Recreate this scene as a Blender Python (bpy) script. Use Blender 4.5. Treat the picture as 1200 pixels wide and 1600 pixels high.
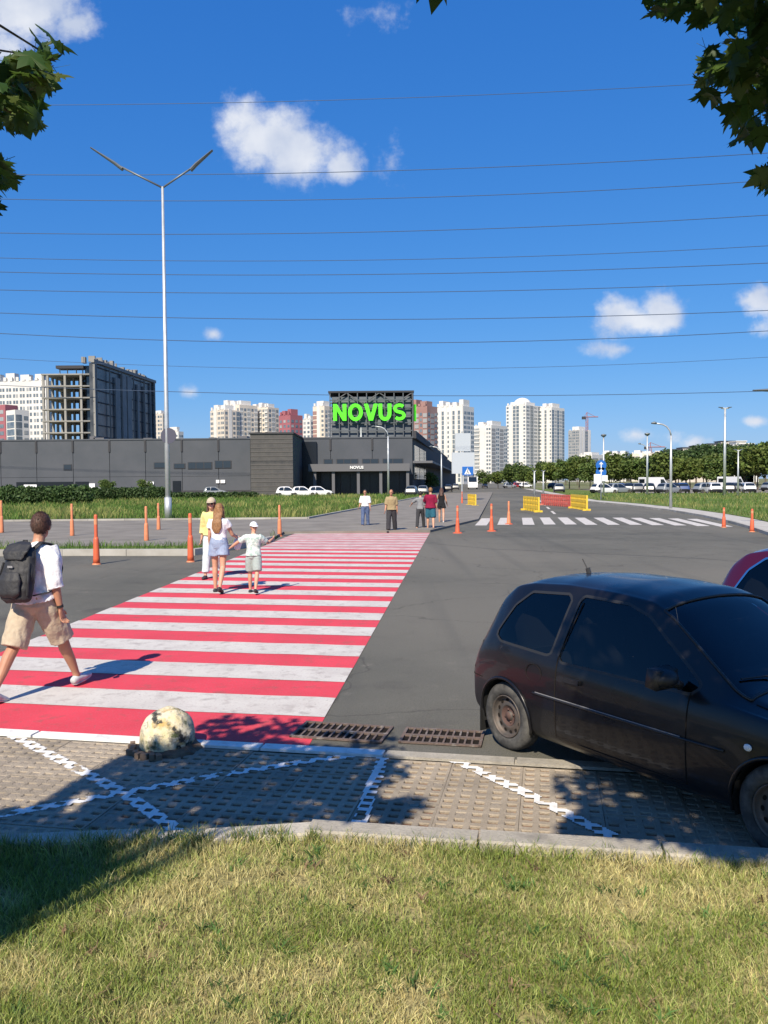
import bpy, bmesh, math, random
import numpy as np
from mathutils import Vector, Matrix, Euler, noise
random.seed(7); rng = np.random.default_rng(7)
R = math.radians
for o in list(bpy.data.objects): bpy.data.objects.remove(o)
scene = bpy.context.scene
COL = scene.collection

# ------------------------------------------------------------------ camera
CAMH = 2.12; FP = 1300.0; PITCH = 2.11; ROLL = -0.45
cam_data = bpy.data.cameras.new("camera"); cam = bpy.data.objects.new("camera", cam_data); COL.objects.link(cam)
cam_data.sensor_fit = 'VERTICAL'; cam_data.sensor_height = 36.0; cam_data.lens = FP/1600*36
cam_data.clip_start = 0.05; cam_data.clip_end = 9000
CR = Euler((R(90-PITCH), 0, 0)).to_matrix() @ Matrix.Rotation(R(ROLL), 3, 'Z')
cam.matrix_world = Matrix.Translation((0, 0, CAMH)) @ CR.to_4x4()
scene.camera = cam
# ------------------------------------------------------------------ sun, sky, exposure
SUNEL = 43.5; SH = Vector((0.33, 0.944, 0)).normalized()           # shadows fall towards SH
KS = 1/math.tan(R(SUNEL))
sun_to = Vector((-SH.x*math.cos(R(SUNEL)), -SH.y*math.cos(R(SUNEL)), math.sin(R(SUNEL))))
sl = bpy.data.lights.new("sun", 'SUN'); sl.energy = 5.0; sl.angle = R(0.53); sl.color = (1.0, 0.895, 0.735)
so = bpy.data.objects.new("sun", sl); COL.objects.link(so); so.rotation_euler = sun_to.to_track_quat('Z', 'Y').to_euler(); so.location = (-5, -20, 30)
scene.view_settings.view_transform = 'Standard'; scene.view_settings.look = 'None'
scene.view_settings.exposure = 0.45; scene.view_settings.gamma = 1; scene.view_settings.use_curve_mapping = False

def ray(px, py):
    return CR @ Vector(((px-600)/FP, -(py-800)/FP, -1))
def gp(px, py, z=0.0):                       # place on the plane of height z seen at that spot of the photograph
    d = ray(px, py); t = (z-CAMH)/d.z
    return Vector((d.x*t, d.y*t, z))
def at(px, py, Y):                           # place at distance Y
    d = ray(px, py); t = Y/d.y
    return Vector((d.x*t, Y, CAMH+d.z*t))

w = bpy.data.worlds.new("World"); scene.world = w; w.use_nodes = True
nt = w.node_tree; N = nt.nodes; L = nt.links
for n in list(N): N.remove(n)
out = N.new('ShaderNodeOutputWorld'); bg = N.new('ShaderNodeBackground'); bg.inputs['Strength'].default_value = 0.085
L.new(bg.outputs[0], out.inputs[0])
sky = N.new('ShaderNodeTexSky'); sky.sky_type = 'NISHITA'; sky.sun_disc = False
sky.sun_elevation = R(SUNEL); sky.sun_rotation = math.atan2(-SH.x, -SH.y) % (2*math.pi)
sky.air_density = 1.0; sky.dust_density = 0.35; sky.ozone_density = 2.4; sky.altitude = 150
hs = N.new('ShaderNodeHueSaturation'); hs.inputs['Saturation'].default_value = 1.2; hs.inputs['Value'].default_value = 1.0
L.new(sky.outputs[0], hs.inputs['Color'])
GRADE = True
tc = N.new('ShaderNodeTexCoord'); sep = N.new('ShaderNodeSeparateXYZ'); L.new(tc.outputs['Generated'], sep.inputs[0])
def M(op, a, b=None, c=None, clamp=False):
    n = N.new('ShaderNodeMath'); n.operation = op; n.use_clamp = clamp
    for i, v in enumerate((a, b, c)):
        if v is None: continue
        if hasattr(v, 'is_linked'): L.new(v, n.inputs[i])
        else: n.inputs[i].default_value = v
    return n.outputs[0]
yy = M('MAXIMUM', sep.outputs[1], 0.02)
U = M('DIVIDE', sep.outputs[0], yy); V = M('DIVIDE', sep.outputs[2], yy)
comb = N.new('ShaderNodeCombineXYZ'); L.new(U, comb.inputs[0]); L.new(V, comb.inputs[1])
dist = N.new('ShaderNodeTexNoise'); dist.inputs['Scale'].default_value = 9; dist.inputs['Detail'].default_value = 6; dist.inputs['Roughness'].default_value = .62
L.new(comb.outputs[0], dist.inputs[0])
fine = N.new('ShaderNodeTexNoise'); fine.inputs['Scale'].default_value = 34; fine.inputs['Detail'].default_value = 8; fine.inputs['Roughness'].default_value = .6
L.new(comb.outputs[0], fine.inputs[0])
CL = [(385,185,55,52,0,.75),(425,215,85,68,0,1.15),(465,240,95,62,-15,1.3),(530,262,52,36,0,1.05),(35,15,130,75,0,1.1),(110,40,60,38,0,.8),(15,70,70,50,0,.8),
 (975,495,55,42,0,1.2),(1030,488,52,46,0,1.25),(1000,500,85,36,0,1.2),(965,546,62,14,0,.45),(1188,470,42,36,0,1.1),(335,523,22,14,0,.7),(298,613,24,15,0,.75),
 (992,678,34,15,0,.6),(1180,658,26,13,0,.95),(1085,692,30,13,0,.45),(608,255,30,36,0,.28),(590,18,70,25,0,.3),(1050,684,24,14,0,.3),(1190,508,30,25,0,.5)]
E = None
for (cx, cy, a, b, rot, s) in CL:
    d = ray(cx, cy); u0 = d.x/d.y; v0 = d.z/d.y
    su = N.new('ShaderNodeVectorMath'); su.operation = 'SUBTRACT'; L.new(comb.outputs[0], su.inputs[0]); su.inputs[1].default_value = (u0, v0, 0)
    mp = N.new('ShaderNodeVectorRotate'); mp.rotation_type = 'Z_AXIS'; mp.inputs['Angle'].default_value = R(-rot); L.new(su.outputs[0], mp.inputs[0])
    sc = N.new('ShaderNodeVectorMath'); sc.operation = 'MULTIPLY'; L.new(mp.outputs[0], sc.inputs[0]); sc.inputs[1].default_value = (FP/a, FP/b, 0)
    ln = N.new('ShaderNodeVectorMath'); ln.operation = 'LENGTH'; L.new(sc.outputs[0], ln.inputs[0])
    e = M('MULTIPLY', M('SUBTRACT', 1.0, ln.outputs['Value'], clamp=False), s)
    E = e if E is None else M('MAXIMUM', E, e)
nz = M('SUBTRACT', M('ADD', M('MULTIPLY', dist.outputs[0], .58), M('MULTIPLY', fine.outputs[0], .42)), .5)
dens = M('ADD', E, M('MULTIPLY', nz, 2.9))
# clouds of the rest of the sky, behind the photographer
gn = N.new('ShaderNodeTexNoise'); gn.inputs['Scale'].default_value = 2.2; gn.inputs['Detail'].default_value = 7; L.new(tc.outputs['Generated'], gn.inputs[0])
back = M('MULTIPLY', M('SUBTRACT', gn.outputs[0], .60), 3.0)
front = M('GREATER_THAN', sep.outputs[1], 0.3)
dens = M('ADD', M('MULTIPLY', dens, front), M('MULTIPLY', back, M('SUBTRACT', 1.0, front)))
mr = N.new('ShaderNodeMapRange'); mr.interpolation_type = 'SMOOTHSTEP'; L.new(dens, mr.inputs[0]); mr.inputs[1].default_value = .04; mr.inputs[2].default_value = .85
alpha = M('MULTIPLY', mr.outputs[0], .93)
shade = N.new('ShaderNodeMixRGB'); shade.inputs[1].default_value = (5.0, 5.6, 6.9, 1); shade.inputs[2].default_value = (7.6, 7.8, 8.2, 1)
sf = N.new('ShaderNodeTexNoise'); sf.inputs['Scale'].default_value = 15; sf.inputs['Detail'].default_value = 4; L.new(comb.outputs[0], sf.inputs[0])
L.new(M('MULTIPLY', M('SUBTRACT', sf.outputs[0], .36), 3.2, clamp=True), shade.inputs[0])
mix = N.new('ShaderNodeMixRGB'); 
# deep clean blue of the photographed sky: per-channel tone response of the sky colour
ssp = N.new('ShaderNodeSeparateColor'); L.new(hs.outputs[0], ssp.inputs[0]); scm = N.new('ShaderNodeCombineColor')
for ci_, (g_, p_) in enumerate(((.40, .93), (.535, .64), (.83, .42))):
    L.new(M('MULTIPLY', M('POWER', M('MULTIPLY', ssp.outputs[ci_], .10), p_), g_*10), scm.inputs[ci_])
L.new(alpha, mix.inputs[0]); L.new(scm.outputs[0], mix.inputs[1]); L.new(shade.outputs[0], mix.inputs[2])
L.new(mix.outputs[0], bg.inputs['Color'])

# ------------------------------------------------------------------ helpers
def tag(o, label=None, cat=None, group=None, kind=None):
    if label: o['label'] = label
    if cat: o['category'] = cat
    if group: o['group'] = group
    if kind: o['kind'] = kind
    return o
def empty(name, loc=(0,0,0), rz=0.0, label=None, cat=None, group=None, kind=None):
    o = bpy.data.objects.new(name, None); COL.objects.link(o); o.location = loc; o.rotation_euler = (0, 0, rz); o.empty_display_size = .2
    return tag(o, label, cat, group, kind)
class MB:
    def __init__(s): s.v = []; s.f = []; s.m = []
    def quad(s, a, b, c, d, m=0):
        n = len(s.v); s.v += [tuple(a), tuple(b), tuple(c), tuple(d)]; s.f.append((n, n+1, n+2, n+3)); s.m.append(m)
    def poly(s, pts, m=0):
        n = len(s.v); s.v += [tuple(p) for p in pts]; s.f.append(tuple(range(n, n+len(pts)))); s.m.append(m)
    def box(s, c, size, rz=0.0, m=0, mat=None):
        hx, hy, hz = size[0]/2, size[1]/2, size[2]/2; n = len(s.v)
        ca, sa = math.cos(rz), math.sin(rz)
        for z in (-hz, hz):
            for (x, y) in ((-hx,-hy),(hx,-hy),(hx,hy),(-hx,hy)):
                p = Vector((x, y, z))
                if mat is not None: p = mat @ p
                s.v.append((c[0]+p.x*ca-p.y*sa, c[1]+p.x*sa+p.y*ca, c[2]+p.z))
        for f in ((3,2,1,0),(4,5,6,7),(0,1,5,4),(1,2,6,5),(2,3,7,6),(3,0,4,7)):
            s.f.append(tuple(n+i for i in f)); s.m.append(m)
    def prism(s, pts, z0, z1, m=0, bottom=False):
        n = len(s.v); k = len(pts)
        ar = sum(pts[i][0]*pts[(i+1)%k][1]-pts[(i+1)%k][0]*pts[i][1] for i in range(k))
        if ar < 0: pts = pts[::-1]
        s.v += [(p[0], p[1], z0) for p in pts]+[(p[0], p[1], z1) for p in pts]
        s.f.append(tuple(range(n+k, n+2*k))); s.m.append(m)
        if bottom: s.f.append(tuple(range(n+k-1, n-1, -1))); s.m.append(m)
        for i in range(k):
            j = (i+1) % k; s.f.append((n+i, n+j, n+k+j, n+k+i)); s.m.append(m)
    def tube(s, pts, rad, seg=8, m=0, cap=True, sq=None):
        # pts list of Vector, rad list of r or (rx,ry); sq = reference 'right' vector for elliptical sections
        pts = [Vector(p) for p in pts]; k = len(pts); n0 = len(s.v)
        if not isinstance(rad, (list, tuple)): rad = [rad]*k
        prev = None
        for i, p in enumerate(pts):
            t = (pts[min(i+1, k-1)]-pts[max(i-1, 0)])
            t = t.normalized() if t.length > 1e-9 else Vector((0,0,1))
            ref = Vector(sq) if sq is not None else (prev if prev is not None else (Vector((1,0,0)) if abs(t.x) < .9 else Vector((0,1,0))))
            x = ref - t*ref.dot(t)
            if x.length < 1e-6: x = t.orthogonal()
            x.normalize(); y = t.cross(x); prev = x
            rx, ry = rad[i] if isinstance(rad[i], (tuple, list)) else (rad[i], rad[i])
            for j in range(seg):
                a = 2*math.pi*j/seg; q = p + x*(math.cos(a)*rx) + y*(math.sin(a)*ry); s.v.append(tuple(q))
        for i in range(k-1):
            for j in range(seg):
                a = n0+i*seg+j; b = n0+i*seg+(j+1) % seg; s.f.append((a, b, b+seg, a+seg)); s.m.append(m)
        if cap:
            s.f.append(tuple(n0+j for j in range(seg-1, -1, -1))); s.m.append(m)
            s.f.append(tuple(n0+(k-1)*seg+j for j in range(seg))); s.m.append(m)
    def lathe(s, prof, c=(0,0,0), seg=24, axis='Z', m=0, mat=None):
        n0 = len(s.v); k = len(prof)
        for (r, h) in prof:
            for j in range(seg):
                a = 2*math.pi*j/seg
                p = Vector((r*math.cos(a), r*math.sin(a), h)) if axis == 'Z' else (Vector((r*math.cos(a), h, r*math.sin(a))))
                if mat is not None: p = mat @ p
                s.v.append((c[0]+p.x, c[1]+p.y, c[2]+p.z))
        for i in range(k-1):
            for j in range(seg):
                a = n0+i*seg+j; b = n0+i*seg+(j+1) % seg; s.f.append((a, b, b+seg, a+seg)); s.m.append(m)
    def ellipsoid(s, c, r, seg=16, rings=10, m=0, mat=None):
        n0 = len(s.v)
        for i in range(rings+1):
            t = math.pi*i/rings
            for j in range(seg):
                a = 2*math.pi*j/seg
                p = Vector((r[0]*math.sin(t)*math.cos(a), r[1]*math.sin(t)*math.sin(a), r[2]*math.cos(t)))
                if mat is not None: p = mat @ p
                s.v.append((c[0]+p.x, c[1]+p.y, c[2]+p.z))
        for i in range(rings):
            for j in range(seg):
                a = n0+i*seg+j; b = n0+i*seg+(j+1) % seg; s.f.append((a+seg, b+seg, b, a)); s.m.append(m)
    def mesh(s, name, mats, smooth=False):
        me = bpy.data.meshes.new(name); me.from_pydata(s.v, [], s.f)
        if not isinstance(mats, (list, tuple)): mats = [mats]
        for m_ in mats: me.materials.append(m_)
        if len(mats) > 1: me.polygons.foreach_set('material_index', s.m)
        if smooth: me.polygons.foreach_set('use_smooth', [True]*len(me.polygons))
        me.update(); return me
    def build(s, name, mats, parent=None, smooth=False, loc=None, rz=None, **kw):
        o = bpy.data.objects.new(name, s.mesh(name, mats, smooth)); COL.objects.link(o)
        if parent: o.parent = parent
        if loc is not None: o.location = loc
        if rz is not None: o.rotation_euler = (0, 0, rz)
        return tag(o, **kw)
def fix_normals(me):
    bm = bmesh.new(); bm.from_mesh(me); bmesh.ops.remove_doubles(bm, verts=bm.verts, dist=1e-5); bmesh.ops.recalc_face_normals(bm, faces=bm.faces); bm.to_mesh(me); bm.free()
def inst(me, name, parent=None, loc=(0,0,0), rz=0.0, sc=None, **kw):
    o = bpy.data.objects.new(name, me); COL.objects.link(o)
    if parent: o.parent = parent
    o.location = loc; o.rotation_euler = (0, 0, rz) if not isinstance(rz, (tuple, Euler)) else rz
    if sc is not None: o.scale = sc if isinstance(sc, (tuple, list)) else (sc, sc, sc)
    return tag(o, **kw)
def copy_tree(o, parent=None):
    c = o.copy(); COL.objects.link(c)
    if parent: c.parent = parent
    for ch in list(o.children): copy_tree(ch, c)
    return c
def evaluated(me, mods):
    o = bpy.data.objects.new('tmp', me); COL.objects.link(o)
    for (t, props) in mods:
        md = o.modifiers.new('m', t)
        for k_, v_ in props.items(): setattr(md, k_, v_)
    dg = bpy.context.evaluated_depsgraph_get(); dg.update()
    r = bpy.data.meshes.new_from_object(o.evaluated_get(dg)); r.name = me.name
    bpy.data.objects.remove(o); return r

# ------------------------------------------------------------------ materials
def mat(name, col, rough=.8, metal=0, col2=None, nscale=8, ndetail=4, nlo=.35, nhi=.65, bump=0, bscale=60, spec=.5, emit=None, estr=0, coords='Object', layers=None, rvar=None):
    m = bpy.data.materials.new(name); m.use_nodes = True; t = m.node_tree; b = t.nodes['Principled BSDF']
    b.inputs['Base Color'].default_value = (*col, 1); b.inputs['Roughness'].default_value = rough; b.inputs['Metallic'].default_value = metal
    b.inputs['Specular IOR Level'].default_value = spec
    co = None
    def coord():
        nonlocal co
        if co is None:
            if coords == 'World':
                g = t.nodes.new('ShaderNodeNewGeometry'); co = g.outputs['Position']
            else:
                g = t.nodes.new('ShaderNodeTexCoord'); co = g.outputs[coords]
        return co
    cur = None
    lay = []
    if col2 is not None: lay.append((col2, nscale, ndetail, nlo, nhi))
    if layers: lay += layers
    for (c2, ns, nd, lo, hi) in lay:
        nn = t.nodes.new('ShaderNodeTexNoise'); nn.inputs['Scale'].default_value = ns; nn.inputs['Detail'].default_value = nd; nn.inputs['Roughness'].default_value = .6
        t.links.new(coord(), nn.inputs['Vector'])
        r = t.nodes.new('ShaderNodeMapRange'); r.inputs[1].default_value = lo; r.inputs[2].default_value = hi; t.links.new(nn.outputs[0], r.inputs[0])
        mx = t.nodes.new('ShaderNodeMixRGB'); t.links.new(r.outputs[0], mx.inputs[0])
        if cur is None: mx.inputs[1].default_value = (*col, 1)
        else: t.links.new(cur, mx.inputs[1])
        mx.inputs[2].default_value = (*c2, 1); cur = mx.outputs[0]
    if cur is not None: t.links.new(cur, b.inputs['Base Color'])
    if rvar:
        nn = t.nodes.new('ShaderNodeTexNoise'); nn.inputs['Scale'].default_value = rvar[0]; t.links.new(coord(), nn.inputs['Vector'])
        r = t.nodes.new('ShaderNodeMapRange'); r.inputs[1].default_value = .3; r.inputs[2].default_value = .7; r.inputs[3].default_value = rvar[1]; r.inputs[4].default_value = rvar[2]
        t.links.new(nn.outputs[0], r.inputs[0]); t.links.new(r.outputs[0], b.inputs['Roughness'])
    if bump:
        nn = t.nodes.new('ShaderNodeTexNoise'); nn.inputs['Scale'].default_value = bscale; nn.inputs['Detail'].default_value = 5; t.links.new(coord(), nn.inputs['Vector'])
        bp = t.nodes.new('ShaderNodeBump'); bp.inputs['Strength'].default_value = bump; bp.inputs['Distance'].default_value = .02
        t.links.new(nn.outputs[0], bp.inputs['Height']); t.links.new(bp.outputs[0], b.inputs['Normal'])
    if emit: b.inputs['Emission Color'].default_value = (*emit, 1); b.inputs['Emission Strength'].default_value = estr
    return m
def glass_mat(name, tint, clear=.35, rough=.03):
    m = bpy.data.materials.new(name); m.use_nodes = True; t = m.node_tree
    for n in list(t.nodes): t.nodes.remove(n)
    o = t.nodes.new('ShaderNodeOutputMaterial'); gl = t.nodes.new('ShaderNodeBsdfGlossy'); gl.inputs['Roughness'].default_value = rough
    tr = t.nodes.new('ShaderNodeBsdfTransparent'); tr.inputs['Color'].default_value = (*tint, 1)
    fr = t.nodes.new('ShaderNodeFresnel'); fr.inputs['IOR'].default_value = 1.6
    mx = t.nodes.new('ShaderNodeMixShader'); t.links.new(fr.outputs[0], mx.inputs[0]); t.links.new(tr.outputs[0], mx.inputs[1]); t.links.new(gl.outputs[0], mx.inputs[2])
    t.links.new(mx.outputs[0], o.inputs[0]); return m
def attr_mat(name, rough=.7, trans=.0, attr='Col'):
    m = bpy.data.materials.new(name); m.use_nodes = True; t = m.node_tree; b = t.nodes['Principled BSDF']
    a = t.nodes.new('ShaderNodeAttribute'); a.attribute_name = attr; t.links.new(a.outputs['Color'], b.inputs['Base Color'])
    b.inputs['Roughness'].default_value = rough; b.inputs['Specular IOR Level'].default_value = .3
    if trans:
        o = t.nodes['Material Output']; tl = t.nodes.new('ShaderNodeBsdfTranslucent'); t.links.new(a.outputs['Color'], tl.inputs['Color'])
        mx = t.nodes.new('ShaderNodeMixShader'); mx.inputs[0].default_value = trans; t.links.new(b.outputs[0], mx.inputs[1]); t.links.new(tl.outputs[0], mx.inputs[2]); t.links.new(mx.outputs[0], o.inputs[0])
    return m
MT = {}
MT['asphalt'] = mat('asphalt', (.094,.093,.078), .92, col2=(.128,.125,.104), nscale=.30, ndetail=5, nlo=.38, nhi=.62, bump=.5, bscale=140, coords='World', spec=.25,
    layers=[((.075,.072,.063), 1.1, 9, .54, .70), ((.16,.15,.125), 3.3, 9, .60, .72), ((.155,.146,.120), .06, 2, .42, .58), ((.22,.20,.17), 95, 3, .54, .74), ((.045,.042,.038), 70, 3, .56, .72)])
# fine cracks in the asphalt
_t = MT['asphalt'].node_tree; _b = _t.nodes['Principled BSDF']; _src = _b.inputs['Base Color'].links[0].from_socket
_g = _t.nodes.new('ShaderNodeNewGeometry'); _n = _t.nodes.new('ShaderNodeTexNoise'); _n.inputs['Scale'].default_value = .9; _n.inputs['Detail'].default_value = 5; _t.links.new(_g.outputs['Position'], _n.inputs['Vector'])
_va = _t.nodes.new('ShaderNodeMixRGB'); _va.blend_type = 'ADD'; _va.inputs[0].default_value = 1.1; _t.links.new(_g.outputs['Position'], _va.inputs[1]); _t.links.new(_n.outputs['Color'], _va.inputs[2])
_v = _t.nodes.new('ShaderNodeTexVoronoi'); _v.feature = 'DISTANCE_TO_EDGE'; _v.inputs['Scale'].default_value = .22; _t.links.new(_va.outputs[0], _v.inputs['Vector'])
_r = _t.nodes.new('ShaderNodeMapRange'); _r.inputs[1].default_value = .0015; _r.inputs[2].default_value = .005; _r.inputs[3].default_value = .45; _r.inputs[4].default_value = 0; _t.links.new(_v.outputs['Distance'], _r.inputs[0])
_m = _t.nodes.new('ShaderNodeMixRGB'); _t.links.new(_r.outputs[0], _m.inputs[0]); _t.links.new(_src, _m.inputs[1]); _m.inputs[2].default_value = (.05,.045,.04,1); _t.links.new(_m.outputs[0], _b.inputs['Base Color'])
# faint wheel tracks running up the side road, and a little slab-to-slab variation for the concrete pieces
_mp = _t.nodes.new('ShaderNodeMapping'); _mp.inputs['Scale'].default_value = (1.3,.045,1); _mp.inputs['Rotation'].default_value = (0,0,.15); _t.links.new(_g.outputs['Position'], _mp.inputs['Vector'])
_n2 = _t.nodes.new('ShaderNodeTexNoise'); _n2.inputs['Scale'].default_value = 1; _n2.inputs['Detail'].default_value = 3; _t.links.new(_mp.outputs[0], _n2.inputs['Vector'])
_r2 = _t.nodes.new('ShaderNodeMapRange'); _r2.inputs[1].default_value = .52; _r2.inputs[2].default_value = .72; _r2.inputs[3].default_value = 0; _r2.inputs[4].default_value = .38; _t.links.new(_n2.outputs[0], _r2.inputs[0])
_m2 = _t.nodes.new('ShaderNodeMixRGB'); _t.links.new(_r2.outputs[0], _m2.inputs[0]); _t.links.new(_m.outputs[0], _m2.inputs[1]); _m2.inputs[2].default_value = (.07,.07,.065,1); _t.links.new(_m2.outputs[0], _b.inputs['Base Color'])
MT['path'] = mat('path_asphalt', (.175,.160,.138), .92, col2=(.24,.22,.19), nscale=.6, bump=.3, bscale=60, coords='World', spec=.2)
MT['concrete'] = mat('concrete', (.40,.365,.30), .9, col2=(.50,.46,.385), nscale=5, bump=.4, bscale=80, coords='World', spec=.2, layers=[((.22,.2,.17), 3.1, 8, .56, .75),((.3,.28,.24), 60, 3, .5, .8)])
MT['kerb_far'] = mat('weathered_kerb', (.44,.42,.38), .9, col2=(.34,.32,.28), nscale=1.5, coords='World', spec=.2)
MT['paver'] = mat('paver_concrete', (.33,.275,.205), .93, col2=(.41,.345,.26), nscale=7, bump=.5, bscale=90, coords='World', spec=.2, layers=[((.21,.18,.145), 2.0, 8, .52, .74), ((.27,.23,.18), 75, 3, .45, .8)])
MT['soil'] = mat('paver_soil', (.12,.075,.05), 1, col2=(.24,.12,.075), nscale=26, bump=.8, bscale=60, coords='World', spec=.1, layers=[((.07,.09,.03), 6, 5, .58, .7)])
MT['linepaint'] = mat('worn_line_paint', (.78,.77,.73), .75, col2=(.50,.47,.42), nscale=9, ndetail=8, nlo=.5, nhi=.78, bump=.3, bscale=90, coords='World', spec=.3)
MT['redpaint'] = mat('red_road_paint', (.67,.058,.085), .8, col2=(.56,.05,.07), nscale=1.2, bump=.3, bscale=140, coords='World', spec=.3, layers=[((.30,.09,.08), 5, 9, .56, .74), ((.62,.10,.13), 60, 3, .5, .8), ((.20,.13,.11), 42, 6, .62, .70)])
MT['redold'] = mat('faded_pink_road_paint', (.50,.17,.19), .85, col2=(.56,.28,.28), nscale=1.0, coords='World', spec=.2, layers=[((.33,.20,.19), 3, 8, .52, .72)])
MT['whitepaint'] = mat('white_road_paint', (.60,.57,.515), .7, col2=(.52,.485,.44), nscale=2.0, bump=.3, bscale=120, coords='World', spec=.3, layers=[((.36,.32,.29), 6, 9, .53, .72), ((.44,.36,.34), 50, 4, .55, .75), ((.17,.15,.13), 38, 7, .64, .70)])
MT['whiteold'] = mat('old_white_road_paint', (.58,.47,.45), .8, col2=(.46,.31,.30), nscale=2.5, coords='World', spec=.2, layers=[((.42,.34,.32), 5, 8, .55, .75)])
MT['lawn'] = mat('lawn_soil', (.22,.20,.08), 1, col2=(.34,.29,.14), nscale=4, bump=.9, bscale=40, coords='World', spec=.1, layers=[((.07,.06,.03), 30, 4, .5, .7)])
MT['verge'] = mat('verge_grass', (.09,.15,.03), 1, col2=(.17,.20,.06), nscale=.35, ndetail=8, bump=1, bscale=6, coords='World', spec=.1, layers=[((.07,.11,.025), 1.2, 8, .5, .65)])
MT['terrain'] = mat('terrain', (.12,.14,.05), 1, col2=(.20,.19,.12), nscale=.02, ndetail=8, coords='World', spec=.1)
MT['rust'] = mat('rusty_iron', (.13,.10,.085), .85, .3, col2=(.19,.135,.11), nscale=25, bump=.4, bscale=120, coords='World', layers=[((.30,.27,.24), 12, 6, .55, .7)])
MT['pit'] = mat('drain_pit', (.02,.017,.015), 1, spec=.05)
MT['galv'] = mat('galvanised_steel', (.50,.52,.52), .5, .6, col2=(.60,.62,.62), nscale=3)
MT['lampgrey'] = mat('lamp_head_grey', (.16,.18,.19), .5, .4)
MT['cable'] = mat('power_cable', (.05,.08,.14), .6, .2)
MT['orange'] = mat('orange_plastic', (.68,.125,.045), .5, col2=(.56,.11,.05), nscale=4, layers=[((.45,.13,.06), 18, 5, .6, .75)])
MT['orangefade'] = mat('sun_faded_orange_plastic', (.66,.24,.11), .6, col2=(.58,.19,.09), nscale=4)
MT['yellowb'] = mat('yellow_barrier_plastic', (.80,.55,.04), .5, col2=(.70,.46,.05), nscale=5)
MT['redb'] = mat('red_barrier_plastic', (.62,.08,.06), .5, col2=(.60,.20,.15), nscale=5)
for _k in ('paver','concrete','kerb_far'):
    _t = MT[_k].node_tree; _b = _t.nodes['Principled BSDF']; _src = _b.inputs['Base Color'].links[0].from_socket; _o = _t.nodes.new('ShaderNodeObjectInfo')
    _r = _t.nodes.new('ShaderNodeMapRange'); _r.inputs[3].default_value = .80; _r.inputs[4].default_value = 1.10; _t.links.new(_o.outputs['Random'], _r.inputs[0])
    _m = _t.nodes.new('ShaderNodeVectorMath'); _m.operation = 'SCALE'; _t.links.new(_src, _m.inputs[0]); _t.links.new(_r.outputs[0], _m.inputs['Scale']); _t.links.new(_m.outputs[0], _b.inputs['Base Color'])
# ------------------------------------------------------------------ GROUND
mb = MB(); mb.poly([(-4000,-300,-.03),(4000,-300,-.03),(4000,6000,-.03),(-4000,6000,-.03)]); mb.build('ground', MT['terrain'], kind='structure')
# junction road: asphalt sheet
EL = gp(0,1142); ER = gp(606,1176); ed = (ER-EL).normalized()          # near edge of the road, along the flush kerb
def edge(t): return ER + ed*t
n_ed = Vector((-ed.y, ed.x, 0))
mb = MB()
a = edge(-40); b = edge(40)
mb.poly([(a.x,a.y,0),(b.x,b.y,0),(60,42,0),(28,150,0),(95,700,0),(70,700,0),(9,150,0),(-4,46,0),(-70,44,0)])
mb.build('road', MT['asphalt'], kind='structure')
# lawn near the camera
K0 = gp(490,1282,.09); K1 = gp(1200,1327,.09); kd = (K1-K0); kd.z = 0; kd.normalize(); kn = Vector((-kd.y, kd.x, 0))
kb = K0 - kn*0.0
K2 = gp(0,1303,.09); kd2 = kb-K2; kd2.z = 0; kd2.normalize(); kn2 = Vector((-kd2.y, kd2.x, 0))
def kp(t, s, z=0): p = kb + (kd*t + kn*s if t >= 0 else kd2*t + kn2*s); return Vector((p.x, p.y, z))
mb = MB(); mb.poly([kp(-14,-.20,.055),kp(-14,-9,.055),kp(14,-9,.055),kp(14,-.20,.055),kp(0,-.20,.055)]); mb.build('lawn_ground', MT['lawn'], kind='structure')
# kerb stones along the lawn
mb = MB(); mb.poly([kp(-14,-.21,-.012),kp(0,-.21,-.012),kp(14,-.21,-.012),kp(14,.02,-.012),kp(0,.02,-.012),kp(-14,.02,-.012)])
kerb = mb.build('lawn_kerb', MT['concrete'], kind='structure')
def stone(w_, d_, h_, r=.012):
    m_ = MB(); prof = [(0,0),(0,h_-r),(r,h_),(d_-r,h_),(d_,h_-r),(d_,0)]
    for e in (0, 1):
        pass
    n = len(prof)
    for x in (0, w_): m_.v += [(x, p[0], p[1]) for p in prof]
    for i in range(n-1): m_.f.append((i, i+1, n+i+1, n+i)); m_.m.append(0)
    m_.f.append(tuple(range(n-1,-1,-1))); m_.m.append(0); m_.f.append(tuple(range(n, 2*n))); m_.m.append(0)
    return m_.mesh('kerb_stone', MT['concrete'])
ks = stone(.985, .17, .12)
fix_normals(ks)
for i in range(-5, 6):
    dz = (-.01 if i < 0 else 0)+random.uniform(-.004,.004); dy = (.0 if i < 0 else 0); kdd = kd2 if i < 0 else kd
    p = kp(i*1.0, -.18+dy, -.01+dz)
    o = inst(ks, 'kerb_stone', kerb, p, math.atan2(kdd.y, kdd.x)+random.uniform(-.006,.006))
    if i == -1: o.rotation_euler = (0, R(-1.4), math.atan2(kdd.y, kdd.x)-.01); o.location.z -= .025
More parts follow.
